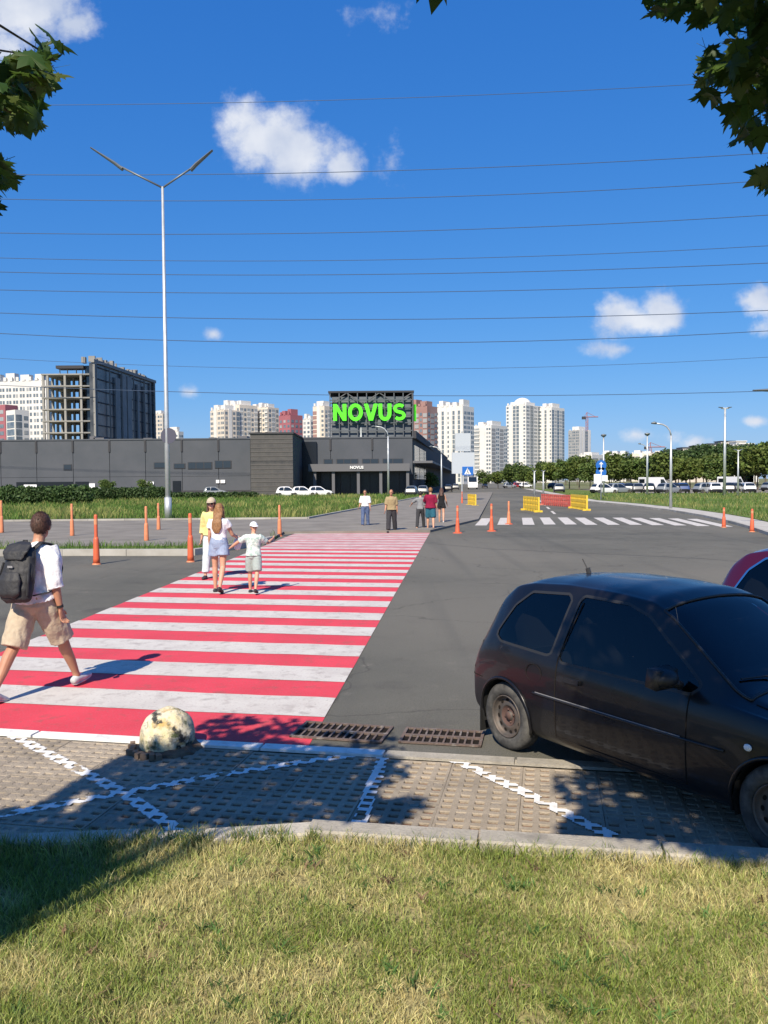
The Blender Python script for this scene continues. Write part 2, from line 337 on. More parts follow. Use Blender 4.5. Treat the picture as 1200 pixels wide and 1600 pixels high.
# flush edge stones between parking and road: painted white up to the divider, bare after it
mb = MB(); mb.poly([edge(-12)+Vector((0,0,.001)), edge(10)+Vector((0,0,.001)), edge(10)-n_ed*.13+Vector((0,0,.001)), edge(-12)-n_ed*.13+Vector((0,0,.001))])
ek = mb.build('edge_kerb', MT['concrete'], kind='structure')
mbs = []
for mm_ in (MT['linepaint'], MT['concrete']):
    m_ = MB(); m_.box((.49,.065,.008),(.98,.125,.022)); mbs.append(m_.mesh('kerb_stone', mm_))
a_ed = math.atan2(ed.y, ed.x)
for i in range(-9, 8):
    p = edge(i*1.0) - n_ed*.13 + Vector((0,0,.002+random.uniform(-.002,.003)))
    inst(mbs[0 if i < 0 else 1], 'kerb_stone', ek, p, a_ed)
# turf pavers: slabs of 5 x 3 cells
PX, PY = .105, .100; nxs, nys = 5, 4; SW, SD = PX*nxs, PY*nys
HX, HY = .060, .044                                                      # hole size
def slab_mesh():
    m_ = MB(); zt = .0; zb = -.05; g = .0015
    for i in range(nxs):
        for j in range(nys):
            x0 = i*PX; y0 = j*PY; x1 = x0+PX; y1 = y0+PY
            hx0 = x0+(PX-HX)/2; hx1 = hx0+HX; hy0 = y0+(PY-HY)/2; hy1 = hy0+HY
            X0 = x0+(g if i == 0 else 0); X1 = x1-(g if i == nxs-1 else 0); Y0 = y0+(g if j == 0 else 0); Y1 = y1-(g if j == nys-1 else 0)
            o4 = [(X0,Y0),(X1,Y0),(X1,Y1),(X0,Y1)]; h4 = [(hx0,hy0),(hx1,hy0),(hx1,hy1),(hx0,hy1)]
            c4 = [(hx0-.006,hy0-.006),(hx1+.006,hy0-.006),(hx1+.006,hy1+.006),(hx0-.006,hy1+.006)]
            for k in range(4):
                l = (k+1) % 4
                m_.quad((*o4[k],zt),(*o4[l],zt),(*c4[l],zt),(*c4[k],zt)); m_.quad((*c4[k],zt),(*c4[l],zt),(*h4[l],zt-.006),(*h4[k],zt-.006))
                m_.quad((*h4[k],zt-.006),(*h4[l],zt-.006),(*h4[l],zb),(*h4[k],zb))
    for (a_, b_) in (((g,g),(SW-g,g)),((SW-g,g),(SW-g,SD-g)),((SW-g,SD-g),(g,SD-g)),((g,SD-g),(g,g))):
        m_.quad((*a_,zb),(*b_,zb),(*b_,zt),(*a_,zt))
    return m_.mesh('paving_slab', MT['paver'])
slab = slab_mesh(); fix_normals(slab)
# parking frame: origin at edge(0) just this side of the flush kerb, axes ed / -n_ed
PO = ER - n_ed*.145
def pk(u, v, z=0): p = PO + ed*u - n_ed*v; return Vector((p.x, p.y, z))
def in_lawn(p): return (p-kb).dot(kn) < .015 and (p-kb).dot(kn2) < .015
mb = MB(); q = [pk(-9,-.02),pk(9,-.02),pk(9,3.2),pk(-9,3.2)]
mb.poly([(p.x,p.y,-.017) for p in q[::-1]]); mb.build('paver_bed', MT['soil'], kind='structure')
pav = empty('parking_paving', PO, 0, kind='structure')
ns = 0
for j in range(0, 8):
    for i in range(-12, 13):
        u0 = i*SW; v0 = j*SD
        c = [pk(u0,v0), pk(u0+SW,v0), pk(u0+SW,v0+SD), pk(u0,v0+SD)]
        if all(in_lawn(p) for p in c): continue
        p = pk(u0, v0+SD, .0+random.uniform(-.003,.003)) - PO; p.z = random.uniform(-.003,.003)
        inst(slab, 'paving_slab', pav, p, a_ed+random.uniform(-.003,.003), kind=None); ns += 1
# left bays: soil has filled the holes level with the ribs
lv = []
mb = MB()
for j in range(0, 28):
    for i in range(-70, 70):
        u0 = i*PX; v0 = j*PY; pc = pk(u0+PX/2, v0+PY/2)
        fillp = min(1, max(0, (-1.55-pc.x)/.5)) if pc.x < -1.4 else (min(1, max(0, (pc.x-1.05)/.35))*.75 if pc.x > 1.0 else .06)
        if random.random() < fillp:
            x0 = u0+(PX-HX)/2; y0 = v0+(PY-HY)/2; z = -.007+random.uniform(-.003,.004)
            mb.quad(pk(x0,y0+HY,z),pk(x0+HX,y0+HY,z),pk(x0+HX,y0,z),pk(x0,y0,z))
mb.build('paver_fill', mat('gravel_fill', (.27,.23,.18), 1, col2=(.34,.29,.23), nscale=20, bump=.6, bscale=90, coords='World', spec=.1), pav, kind='stuff').matrix_parent_inverse = Matrix.Translation(-PO)
# painted bay lines: paint sits only on the ribs
def bay_line(pts, wid, lbl):
    m_ = MB(); W2 = [gp(*p) for p in pts]; W2 = [((p-PO).dot(ed), (p-PO).dot(-n_ed)) for p in W2]
    def dist2(u, v):
        b_ = 9
        for (a0, a1) in zip(W2[:-1], W2[1:]):
            dx, dy = a1[0]-a0[0], a1[1]-a0[1]; t = max(0, min(1, ((u-a0[0])*dx+(v-a0[1])*dy)/(dx*dx+dy*dy)))
            b_ = min(b_, math.hypot(u-a0[0]-t*dx, v-a0[1]-t*dy))
        return b_
    st = .0125
    us = [p[0] for p in W2]; vs = [p[1] for p in W2]
    u = min(us)-wid
    nu0 = int((min(us)-wid)/st); nu1 = int((max(us)+wid)/st)+1; nv0 = max(0, int((min(vs)-wid)/st)); nv1 = int((max(vs)+wid)/st)+1
    for iv in range(nv0, nv1):
        for iu in range(nu0, nu1):
            u = (iu+.5)*st; v = (iv+.5)*st
            fu = u % PX; fv = v % PY
            if abs(fu-PX/2) < HX/2 and abs(fv-PY/2) < HY/2: continue
            # paint width breaks along whole ribs, so the line steps from cell to cell
            cu = (round(u/PX*2)/2)*PX; cv = (round(v/PY*2)/2)*PY
            if dist2(.8*u+.2*cu, .8*v+.2*cv) > wid*.36: continue
            if noise.noise(Vector((u*7, v*7, len(pts)))) > .52: continue
            z = .0045+.0015*'abcd'.index(lbl)
            m_.quad(pk(iu*st,iv*st+st,z),pk(iu*st+st,iv*st+st,z),pk(iu*st+st,iv*st,z),pk(iu*st,iv*st,z))
    me = m_.mesh('bay_line', MT['linepaint']); fix_normals(me)
    return me
for pts, wd, lb in (([(-6,1136),(110,1196),(190,1238),(275,1296)], .14, 'a'), ([(-40,1282),(190,1240),(330,1214),(470,1192),(585,1176)], .13, 'b'), ([(600,1180),(584,1225),(562,1284)], .13, 'c'), ([(668,1172),(740,1202),(820,1240),(955,1308)], .14, 'd')):
    inst(bay_line(pts, wd, lb), 'bay_line', None, (0,0,0), kind='structure')
# ------------------------------------------------------------------ crosswalk
RE = [(503,1152),(545,1058),(576,996),(604,946),(637,888),(661,850),(673,834)]     # right edge
LE = [(-500,1122),(-250,1075),(20,1010),(110,976),(200,940),(285,905),(355,874),(430,846),(487,836)]
# straight edges fitted in the ground plane
def fit(ptsl):
    P = [gp(*p) for p in ptsl]; A = np.array([[p.y, 1] for p in P]); x = np.array([p.x for p in P]); s = np.linalg.lstsq(A, x, rcond=None)[0]; return s
sr = fit(RE); sL = fit([(20,1010),(110,976),(200,940),(285,905),(430,846)])
ax = Vector((sr[0], 1, 0)).normalized()
def stripe_quad(y0, y1, z, wave=0):
    # white bar whose right end lies on the right edge at depths y0..y1; bars run along the near road edge direction
    def hit(yr, s):                                                     # line through right point with slope of bars, cut with left edge
        pr = Vector((sr[0]*yr+sr[1], yr, z))
        sl_ = bslope
        # x = sL0*y+sL1 ; y = yr + sl_*(x-pr.x)
        xl = (sL[0]*(yr-sl_*pr.x)+sL[1])/(1-sL[0]*sl_); yl = yr+sl_*(xl-pr.x)
        return pr, Vector((xl, yl, z))
    r0, l0 = hit(y0, 0); r1, l1 = hit(y1, 0)
    return [l0, r0, r1, l1]
bslope = ed.y/ed.x*.93
base0 = gp(503,1155).y
mb = MB()
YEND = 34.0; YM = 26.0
NQ = stripe_quad(base0-.02, YM, .004)
def cut_edge(s):                                                        # where a side of the crosswalk meets the flush kerb
    e0_, e1_ = edge(0), edge(1); sl2 = (e1_.y-e0_.y)/(e1_.x-e0_.x); y_ = (e0_.y+sl2*(s[1]-e0_.x))/(1-sl2*s[0]); return Vector((s[0]*y_+s[1], y_, .004))
mb.poly([cut_edge(sL), cut_edge(sr), NQ[2], NQ[3]]); cw = mb.build('crosswalk', MT['redpaint'], kind='structure')
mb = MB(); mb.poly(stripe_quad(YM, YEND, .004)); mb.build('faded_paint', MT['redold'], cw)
y = gp(507,1122).y
wd = .66; per = 1.30; k = 0
while y < YEND-.6:
    jit = random.uniform(-.02,.02)
    q4 = stripe_quad(y+jit, y+wd+jit, .0085)
    m_ = MB(); seg = 24; l0, r0, r1, l1 = q4
    for s_ in range(seg):                                               # slightly uneven hand-laid edges
        f0, f1 = s_/seg, (s_+1)/seg
        def e_(a_, b_, f, sd): p = a_.lerp(b_, f); p.y += noise.noise(Vector((f*9, y*3+sd, 0)))*.025; return p
        m_.quad(e_(l0,r0,f0,0), e_(l0,r0,f1,0), e_(l1,r1,f1,9), e_(l1,r1,f0,9))
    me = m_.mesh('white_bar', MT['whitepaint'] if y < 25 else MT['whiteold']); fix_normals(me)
    inst(me, 'white_bar', cw)
    y += per*(1 if y < 24 else .9); k += 1
# ------------------------------------------------------------------ drain grates
def grate(c4, n, label):
    g = empty('drain_grate', (0,0,0), 0, label, 'drain grate', 'drain grates at the road edge')
    A, B, C, D = [gp(*p) for p in c4]                                   # near-left, near-right, far-right, far-left
    u = (B-A); v = (D-A); lu = u.length; lv_ = v.length; u.normalize(); v = Vector((-u.y, u.x, 0)); rz = math.atan2(u.y, u.x)
    g.location = A; g.rotation_euler = (0,0,rz)
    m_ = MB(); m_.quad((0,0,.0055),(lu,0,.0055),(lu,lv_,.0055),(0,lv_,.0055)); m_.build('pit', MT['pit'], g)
    f_ = MB()
    for (cx, cy, sx, sy) in ((lu/2,.012,lu,.024),(lu/2,lv_-.012,lu,.024),(lu/2,lv_/2,lu,.034),(.012,lv_/2,.024,lv_),(lu-.012,lv_/2,.024,lv_)):
        f_.box((cx,cy,.0135),(sx,sy,.015+random.uniform(-.001,.001)))
    f_.build('frame', MT['rust'], g)
    bm_ = MB(); wcell = (lu-.048)/n
    bm_.box((0,0,0),(wcell*.27, lv_/2-.04, .014)); bme = bm_.mesh('bar', MT['rust'])
    for i in range(1, n):
        for r_ in (0, 1):
            inst(bme, 'bar', g, (.024+i*wcell, .025+(lv_/2-.05)/2+.0+r_*(lv_/2-.0), .0135), random.uniform(-.03,.03))
    return g
grate([(452,1153),(596,1163),(600,1138),(462,1129)], 12, 'rusty drain grate crossing the right corner of the red crosswalk')
grate([(622,1162),(752,1169),(756,1146),(628,1139)], 11, 'rusty drain grate just behind the rear wheel of the black hatchback')
# ------------------------------------------------------------------ zebra across the side road
zb = None
zx = [(742,821),(777,820),(817,820),(850,819.5),(883,819.5),(915,820),(950,820),(985,820),(1019,820.5),(1054,821),(1090,822),(1126,823)]
zd = Vector((.16, 1, 0)).normalized()
for i, (px_, py_) in enumerate(zx):
    a_ = gp(px_, py_, .005)
    m_ = MB(); b_ = a_+Vector((.56,0,0)); c_ = b_+zd*7.5; d_ = a_+zd*7.5
    m_.quad(a_, b_, c_, d_)
    if zb is None: zb = m_.build('side_road_zebra', MT['whitepaint'], kind='structure')
    else: m_.build('white_bar', MT['whitepaint'], zb)
# lane line of the side road
m_ = MB()
for t in (0, 9, 18, 30, 45): 
    a_ = gp(905,806,.005)+Vector((-.9,3,0))+zd*t; m_.quad(a_, a_+Vector((.18,0,0)), a_+zd*5+Vector((.18,0,0)), a_+zd*5)
m_.build('lane_line', MT['whitepaint'], kind='structure')
m_ = MB(); sp_ = [gp(x, y, .003) for x, y in ((640,846),(760,857),(880,863),(1000,868),(1120,874),(1230,884))]; fine_ = []
for a_, c_ in zip(sp_[:-1], sp_[1:]):
    for i in range(12): p = a_.lerp(c_, i/12); p.y += noise.noise(Vector((p.x*1.3,0,3)))*.22; fine_.append(p)
for a_, c_ in zip(fine_[:-1], fine_[1:]):
    h_ = .03+.02*noise.noise(Vector((a_.x*3,1,0))); m_.quad(a_-Vector((0,h_,0)), c_-Vector((0,h_,0)), c_+Vector((0,h_,0)), a_+Vector((0,h_,0)))
m_.build('road_seam', mat('tar_seam', (.055,.052,.048), .8), kind='structure')
# ------------------------------------------------------------------ verges and footpaths
def raised(name, pts, z, m_, z0=-.02): 
    b_ = MB(); b_.prism([(p[0],p[1]) for p in pts], z0, z, 0); return b_.build(name, m_, kind='structure')
def kerb_line(name, pts, wid=.16, h=.14, seglen=2.0, matn='kerb_far'):
    base = None; me = None
    P = [Vector((p[0],p[1],0)) for p in pts]
    for a_, b_ in zip(P[:-1], P[1:]):
        d_ = b_-a_; n_ = max(1, round(d_.length/seglen)); l_ = d_.length/n_; rz = math.atan2(d_.y, d_.x)
        m2 = MB(); m2.box((l_/2, 0, h/2-.01), (l_-.015, wid, h)); me = m2.mesh('kerb_stone', MT[matn])
        for i in range(n_):
            p = a_+d_*(i/n_)
            o = inst(me, 'kerb_stone' if base else name, base, p-(base.location if base else Vector()), rz, kind=None if base else 'structure')
            if base is None: base = o; base.rotation_euler = (0,0,0); base.data = (lambda q: q)(MB_rot(l_, wid, h, rz, matn))
    return base
def MB_rot(l_, wid, h, rz, matn):
    m2 = MB(); c_ = Vector((l_/2*math.cos(rz), l_/2*math.sin(rz), 0)); m2.box((c_.x, c_.y, h/2-.01), (l_-.015, wid, h), rz); return m2.mesh('kerb_stone', MT[matn])
kl = [gp(-420,872), gp(100,868), gp(300,868), gp(372,858), gp(425,846)]
far = [(-70,33.5),(-6,34.3)]
pa = [(p.x, p.y+.16) for p in kl]
# footpath slab behind the left kerb
fp = [(kl[0].x-20, kl[0].y+2.2), (kl[1].x, kl[1].y+2.4), (kl[2].x, kl[2].y+2.6), (kl[3].x+.6, kl[3].y+1.6), (-4.1,34.0),(1.9,34.2),(5.0,44),(12.8,100),(19,145),(9.5,138),(-4.2,45.5),(-70,44)]
raised('footpath', fp, .10, MT['path'])
wst = [(kl[0].x-20, kl[0].y+.08)]+[(p.x, p.y+.08) for p in kl[1:]]+[(-4.15,34.0),(kl[3].x+.55, kl[3].y+1.62),(kl[2].x, kl[2].y+2.62),(kl[1].x, kl[1].y+2.42),(kl[0].x-20, kl[0].y+2.22)]
raised('weed_strip', wst, .09, MT['verge'])
kerb_line('left_kerb', [(kl[0].x-20, kl[0].y)]+[(p.x,p.y) for p in kl], wid=.20, h=.20)
kerb_line('footpath_kerb', [(-70,44.2),(-4.2,45.7),(9.5,138.0)], h=.2)
raised('left_verge', [(-70,44.3),(-4.3,45.8),(9.3,138),(4,128),(-140,108),(-140,60)], .13, MT['verge'])
raised('mall_forecourt', [(-150,108.3),(3.8,128.3),(9.2,138.4),(24,290),(18,290),(4,134),(-150,134)], .05, MT['path'])
# right hand corner
rk = [gp(912,784), gp(980,790.5), gp(1048,799), gp(1100,808), gp(1140,817), gp(1172,826), gp(1230,846), gp(1400,870)]
kerb_line('right_kerb', [(34,205)]+[(p.x,p.y) for p in rk])
sw = [(34.1,205)]+[(p.x+.05,p.y+.05) for p in rk]
inner = [(p.x+1.6+.02*max(0,60-p.y), p.y+1.2+.06*max(0,60-p.y)) for p in rk]
raised('right_footpath', sw+inner[::-1]+[(36,205)], .11, MT['kerb_far'])
raised('right_verge', [(36.2,205)]+[(x+.05,y+.05) for x,y in inner]+[(80,40),(90,112),(37,116)], .13, MT['verge'])
raised('car_park', [(37,117),(92,113),(170,113),(170,190),(44,190)], .02, MT['path'])
# ------------------------------------------------------------------ THE MALL
MT['clad'] = mat('grey_cladding', (.058,.066,.078), .6, 0, col2=(.074,.080,.093), nscale=.25, coords='World')
MT['cladjoint'] = mat('dark_joint', (.04,.04,.045), .8)
MT['brick'] = mat('dark_brick', (.072,.070,.070), .9, col2=(.095,.090,.086), nscale=1.2, coords='World')
MT['dark'] = mat('dark_opening', (.012,.014,.018), .25)
MT['darkglass'] = mat('dark_window_glass', (.02,.03,.04), .08, spec=.8)
MT['canopy'] = mat('canopy_grey', (.12,.12,.13), .6)
MT['whitesign'] = mat('white_sign_face', (.85,.85,.85), .5)
MT['green'] = mat('green_sign_face', (.10,.80,.02), .4, emit=(.10,1.0,.02), estr=.22)
MT['steelgrid'] = mat('dark_steel_grid', (.10,.11,.12), .5, .3)
YM_ = 134.0
def X_at(px, Y): return at(px, 752, Y).x
def Z_at(px, py, Y): return at(px, py, Y).z
x0 = X_at(-200, YM_); x1 = X_at(645, YM_); HM = 9.1
mall = empty('shopping_mall', ((x0+x1)/2, YM_, 0), 0, 'long low grey clad shopping mall across the middle, below the tall rooftop sign', 'shopping mall')
mo = Vector(mall.location)
def mall_part(b_, name, m_, **kw): 
    o = b_.build(name, m_, mall, **kw); o.matrix_parent_inverse = Matrix.Translation(-mo); return o
b_ = MB(); b_.prism([(x0,YM_+.15),(x1,YM_+.15),(x1+26,YM_+220),(x0,YM_+220)], 0, HM-.1, bottom=False); mall_part(b_, 'wall', MT['cladjoint'])
seams = [-200,-110,-55,2,58,115,172,228,285,342,392]
b0 = X_at(392,120); b1 = X_at(458,120)
seams2 = [456,517,582,645]
for sq in (seams, seams2):
    for a_, c_ in zip(sq[:-1], sq[1:]):
        xa, xc = X_at(a_,YM_)+.04, X_at(c_,YM_)-.04
        for (za, zc) in ((3.2,HM),(.9,3.16)):
            if sq is seams2 and zc < 4: 
                continue
            b_ = MB(); b_.box(((xa+xc)/2, YM_+.05, (za+zc)/2), (xc-xa, .2, zc-za)); mall_part(b_, 'cladding_panel', MT['clad'])
b_ = MB(); b_.box(((x0+x1)/2, YM_+.03, .45), (x1-x0, .24, .9)); mall_part(b_, 'plinth', MT['cladjoint'])
b_ = MB(); b_.box(((x0+x1)/2, YM_+.1, HM+.06), (x1-x0+.3, .5, .22)); mall_part(b_, 'parapet_cap', MT['clad'])
for s_ in (2,58,115,172,228,285,342,517,582):                            # dark outlets below the parapet at every joint
    b_ = MB(); b_.box((X_at(s_,YM_), YM_-.12, HM-1.0), (.28,.14,1.9)); mall_part(b_, 'downpipe', MT['cladjoint'])
for (pa_, pb_, ya_, yb_) in ((100,113,724,733),(241,262,722,731),(272,290,724,732),(294,332,722,733),(336,362,720,732),(506,520,719,727),(526,560,719,727),(566,592,719,727),(598,630,719,727)):
    xa, xb = X_at(pa_,YM_), X_at(pb_,YM_); zt, zb_ = Z_at(300,ya_,YM_), Z_at(300,yb_,YM_)
    b_ = MB(); b_.box(((xa+xb)/2, YM_-.08, (zt+zb_)/2), (xb-xa,.12,zt-zb_)); f_ = mall_part(b_, 'window_frame', MT['cladjoint'])
    b_ = MB(); nn = max(1, int((xb-xa)/1.1)); wpn = (xb-xa-.1)/nn
    for i in range(nn):
        b_.box((xa+.05+wpn*(i+.5), YM_-.145, (zt+zb_)/2), (wpn-.12,.03,zt-zb_-.16))
    o = b_.build('pane', MT['darkglass'], f_)
for (pa_, pb_, ya_, yb_) in ((26,114,752,757),(118,139,752,758),(159,171,752,762),(270,283,752,765)):
    xa, xb = X_at(pa_,YM_), X_at(pb_,YM_); zt, zb_ = Z_at(200,ya_,YM_), .4
    b_ = MB(); b_.box(((xa+xb)/2, YM_-.1, (zt+zb_)/2), (xb-xa,.1,zt-zb_)); mall_part(b_, 'loading_door', MT['dark'])
for (pa_, pb_, ya_, yb_) in ((38,58,756,760),(140,149,755,762),(226,232,753,757),(234,241,753,757),(338,343,751,756),(345,352,751,756)):
    xa, xb = X_at(pa_,YM_), X_at(pb_,YM_); zt, zb_ = Z_at(200,ya_,YM_), Z_at(200,yb_,YM_)
    b_ = MB(); b_.box(((xa+xb)/2, YM_-.2, (zt+zb_)/2), (xb-xa,.1,zt-zb_)); mall_part(b_, 'wall_sign', MT['whitesign'])
# projecting brick block
hb = Z_at(420,678,120)
b_ = MB(); b_.box(((b0+b1)/2, 126.9, hb/2), (b1-b0, 13.8, hb)); mall_part(b_, 'brick_block', MT['brick'])
b_ = MB()
z = .3
while z < hb-.3:
    b_.box(((b0+b1)/2, 119.98, z), (b1-b0, .06, .10)); z += .62
mall_part(b_, 'brick_course', mat('brick_course', (.115,.105,.10), .9), kind='stuff')
b_ = MB(); b_.box(((b0+b1)/2, 126.9, hb+.1), (b1-b0+.3, 14.1, .24)); mall_part(b_, 'block_cap', MT['cladjoint'])
b_ = MB(); b_.box((b1+1.2, YM_-.2, 4.3), (2.3, .5, 8.5)); mall_part(b_, 'recess', MT['dark'])
# entrance canopy and dark doors
ca, cb = X_at(483,130), X_at(640,130)
b_ = MB(); b_.box(((ca+cb)/2, 131.5, 4.3), (cb-ca, 5.0, 1.15)); mall_part(b_, 'entrance_canopy', MT['canopy'])
b_ = MB(); b_.box(((ca+cb)/2, YM_-.06, 1.85), (cb-ca-.8, .1, 3.6)); mall_part(b_, 'entrance_glazing', MT['dark'])
for px_ in (492, 521, 560, 595, 637):
    b_ = MB(); b_.box((X_at(px_,129.6), 129.6, 1.86), (.45,.45,3.7)); mall_part(b_, 'canopy_column', MT['canopy'])
b_ = MB()
for i in range(9): b_.box((ca+1.5+i*(cb-ca-3)/8, YM_-.14, 1.8), (.10,.08,3.3))
mall_part(b_, 'door_mullion', MT['cladjoint'])
# east side: canopy running down the street and shop fronts
e0 = Vector((x1, YM_)); e1 = Vector((X_at(697,290), 290)); dv = (e1-e0).normalized(); ez = math.atan2(dv.y, dv.x)
b_ = MB()
for i in range(12):
    c_ = e0.lerp(e1, (i+.5)/12); b_.box((c_.x+.12, c_.y, 5.2), ((e1-e0).length/12-1.2, .3, 5.5), ez)
mall_part(b_, 'side_glazing', MT['darkglass'])
b_ = MB(); c_ = e0.lerp(e1,.5); b_.box((c_.x+1.6, c_.y, 5.2), ((e1-e0).length, 3.2, .35), ez); mall_part(b_, 'side_canopy', MT['canopy'])
b_ = MB(); c_ = e0.lerp(e1,.5); b_.box((c_.x+.3, c_.y, HM+.5), ((e1-e0).length, .6, 1.2), ez); mall_part(b_, 'side_parapet', MT['cladjoint'])
# roof plant
for px_, py_, wd_ in ((28,683,14),(160,681,16),(236,682,14),(335,682,10),(382,680,14),(150,679,8)):
    b_ = MB(); X_ = X_at(px_,150); h_ = (752-py_)/FP*150+2.1; b_.box((X_, 150, (h_+9)/2), (wd_/FP*150, 3, h_-9)); mall_part(b_, 'roof_unit', MT['canopy'])
# small lettering on the canopy and lit marks
def text_mesh(s, size, ext, m_, off=0.0, name='letter'):
    cu = bpy.data.curves.new('t', 'FONT'); cu.body = s; cu.size = size; cu.extrude = ext; cu.offset = off; cu.align_x = 'LEFT'; cu.resolution_u = 3
    o = bpy.data.objects.new('t', cu); COL.objects.link(o); dg = bpy.context.evaluated_depsgraph_get(); dg.update()
    me = bpy.data.meshes.new_from_object(o.evaluated_get(dg)); me.name = name; bpy.data.objects.remove(o); me.materials.clear(); me.materials.append(m_); return me
tm = text_mesh('NOVUS', .62, .04, MT['whitesign'], .02)
inst(tm, 'lettering', mall, Vector((X_at(547,128.9), 128.9, 4.1))-mo, Euler((R(90),0,0)))
# rooftop sign box
YN = 141.0; n0 = X_at(517,YN); n1 = X_at(645,YN); nz0 = HM; nz1 = Z_at(580,613,YN)
sg = empty('rooftop_sign', ((n0+n1)/2, YN, nz0), 0, 'big dark steel box on the mall roof with bright green NOVUS letters', 'sign'); go = Vector(sg.location)
def sg_part(b_, name, m_, **kw):
    o = b_.build(name, m_, sg, **kw); o.matrix_parent_inverse = Matrix.Translation(-go); return o
b_ = MB(); b_.box(((n0+n1)/2, YN+5.2, (nz0+nz1)/2-.3), (n1-n0-.5, 9.5, nz1-nz0-.7)); sg_part(b_, 'sign_core', mat('sign_mesh_back', (.085,.10,.115), .6, col2=(.13,.15,.17), nscale=.5, coords='World'))
zl = Z_at(580,661,YN)
for k_ in range(10):
    X_ = n0+(n1-n0)*k_/9; b_ = MB(); b_.box((X_, YN-.05, (nz0+nz1)/2), (.16,.16,nz1-nz0)); sg_part(b_, 'mullion', MT['steelgrid'])
for Z_ in np.linspace(nz0+.3, nz1, 7):
    b_ = MB(); b_.box(((n0+n1)/2, YN-.06, Z_), (n1-n0+.2, .2, .17)); sg_part(b_, 'rail', MT['steelgrid'])
for k_ in range(5):                                                      # diagonal braces of the open top
    xa = n0+(n1-n0)*k_/5; xb = n0+(n1-n0)*(k_+1)/5
    b_ = MB(); b_.tube([(xa, YN-.02, nz1-1.9),(xb, YN-.02, nz1-.1)] if k_ % 2 == 0 else [(xa, YN-.02, nz1-.1),(xb, YN-.02, nz1-1.9)], .09, 6); sg_part(b_, 'brace', MT['canopy'])
b_ = MB(); b_.box((n1+.12, YN+5, (nz0+nz1)/2), (.2, 10.2, nz1-nz0+.1)); sg_part(b_, 'side_frame', MT['cladjoint'])
b_ = MB(); b_.box(((n0+n1)/2, YN+5, nz1+.1), (n1-n0+.6, 10.4, .3)); sg_part(b_, 'top_frame', MT['cladjoint'])
# letters of the sign, modelled as heavy strokes
Lh = Z_at(580,631,YN)-Z_at(580,657,YN); Lx0 = X_at(522,YN); Lx1 = X_at(636,YN); Lz = Z_at(580,657.5,YN)
lw = (Lx1-Lx0)/5.18; Wd = lw*.96; st_ = Wd*.27
def arc(cx, cz, rx, rz_, a0, a1, n=14): return [(cx+rx*math.cos(R(a0+(a1-a0)*i/n)), cz+rz_*math.sin(R(a0+(a1-a0)*i/n))) for i in range(n+1)]
def band(outer, inner, x, y=YN-.55, t=.45):
    m_ = MB(); n = len(outer)
    for i in range(n-1):
        o0, o1, i0, i1 = outer[i], outer[i+1], inner[i], inner[i+1]
        for yy_, rev in ((y-t/2, 0), (y+t/2, 1)):
            q = [(x+o0[0],yy_,Lz+o0[1]),(x+o1[0],yy_,Lz+o1[1]),(x+i1[0],yy_,Lz+i1[1]),(x+i0[0],yy_,Lz+i0[1])]; m_.quad(*(q if not rev else q[::-1]))
        m_.quad((x+o0[0],y-t/2,Lz+o0[1]),(x+o1[0],y-t/2,Lz+o1[1]),(x+o1[0],y+t/2,Lz+o1[1]),(x+o0[0],y+t/2,Lz+o0[1]))
        m_.quad((x+i0[0],y-t/2,Lz+i0[1]),(x+i1[0],y-t/2,Lz+i1[1]),(x+i1[0],y+t/2,Lz+i1[1]),(x+i0[0],y+t/2,Lz+i0[1]))
    for e in (0, n-1):
        o0, i0 = outer[e], inner[e]; m_.quad((x+o0[0],y-t/2,Lz+o0[1]),(x+i0[0],y-t/2,Lz+i0[1]),(x+i0[0],y+t/2,Lz+i0[1]),(x+o0[0],y+t/2,Lz+o0[1]))
    return m_
def stroke_poly(pts, x, y=YN-.55, t=.45):
    m_ = MB(); P = [(x+p[0], Lz+p[1]) for p in pts]; k = len(P)
    m_.poly([(p[0], y-t/2, p[1]) for p in P]); m_.poly([(p[0], y+t/2, p[1]) for p in P[::-1]])
    for i in range(k): j = (i+1) % k; m_.quad((P[i][0],y-t/2,P[i][1]),(P[j][0],y-t/2,P[j][1]),(P[j][0],y+t/2,P[j][1]),(P[i][0],y+t/2,P[i][1]))
    return m_
h_ = Lh; s = st_
xs_ = [Lx0, Lx0+lw*1.05, Lx0+lw*2.18, Lx0+lw*3.2, Lx0+lw*4.24]
sg_part(stroke_poly([(0,0),(s,0),(s,h_*.60),(Wd*.97-s,0),(Wd*.97,0),(Wd*.97,h_),(Wd*.97-s,h_),(Wd*.97-s,h_*.42),(s,h_),(0,h_)], xs_[0]), 'letter', MT['green'])
rx = Wd*.54; sg_part(band(arc(rx,h_/2,rx,h_*.52,0,360,32), arc(rx,h_/2,rx-s,h_*.52-s*.92,0,360,32), xs_[1]), 'letter', MT['green'])
sg_part(stroke_poly([(0,h_),(s*1.05,h_),(Wd*.5,h_*.36),(Wd-s*1.05,h_),(Wd,h_),(Wd*.5+s*.55,0),(Wd*.5-s*.55,0)], xs_[2]), 'letter', MT['green'])
rU = Wd*.47
sg_part(band([(0,h_)]+arc(rU,h_*.42,rU,h_*.44,180,360,16)+[(2*rU,h_)], [(s,h_)]+arc(rU,h_*.42,rU-s,h_*.44-s*.95,180,360,16)+[(2*rU-s,h_)], xs_[3]), 'letter', MT['green'])
rS = h_*.285; wS = Wd*.45; sh = s*.86
cen = arc(wS, h_-rS-.02, wS-sh*.5, rS-sh*.45, 35, 270, 14)+arc(wS, rS+.02, wS-sh*.5, rS-sh*.45, 88, -145, 14)
oo, ii = [], []
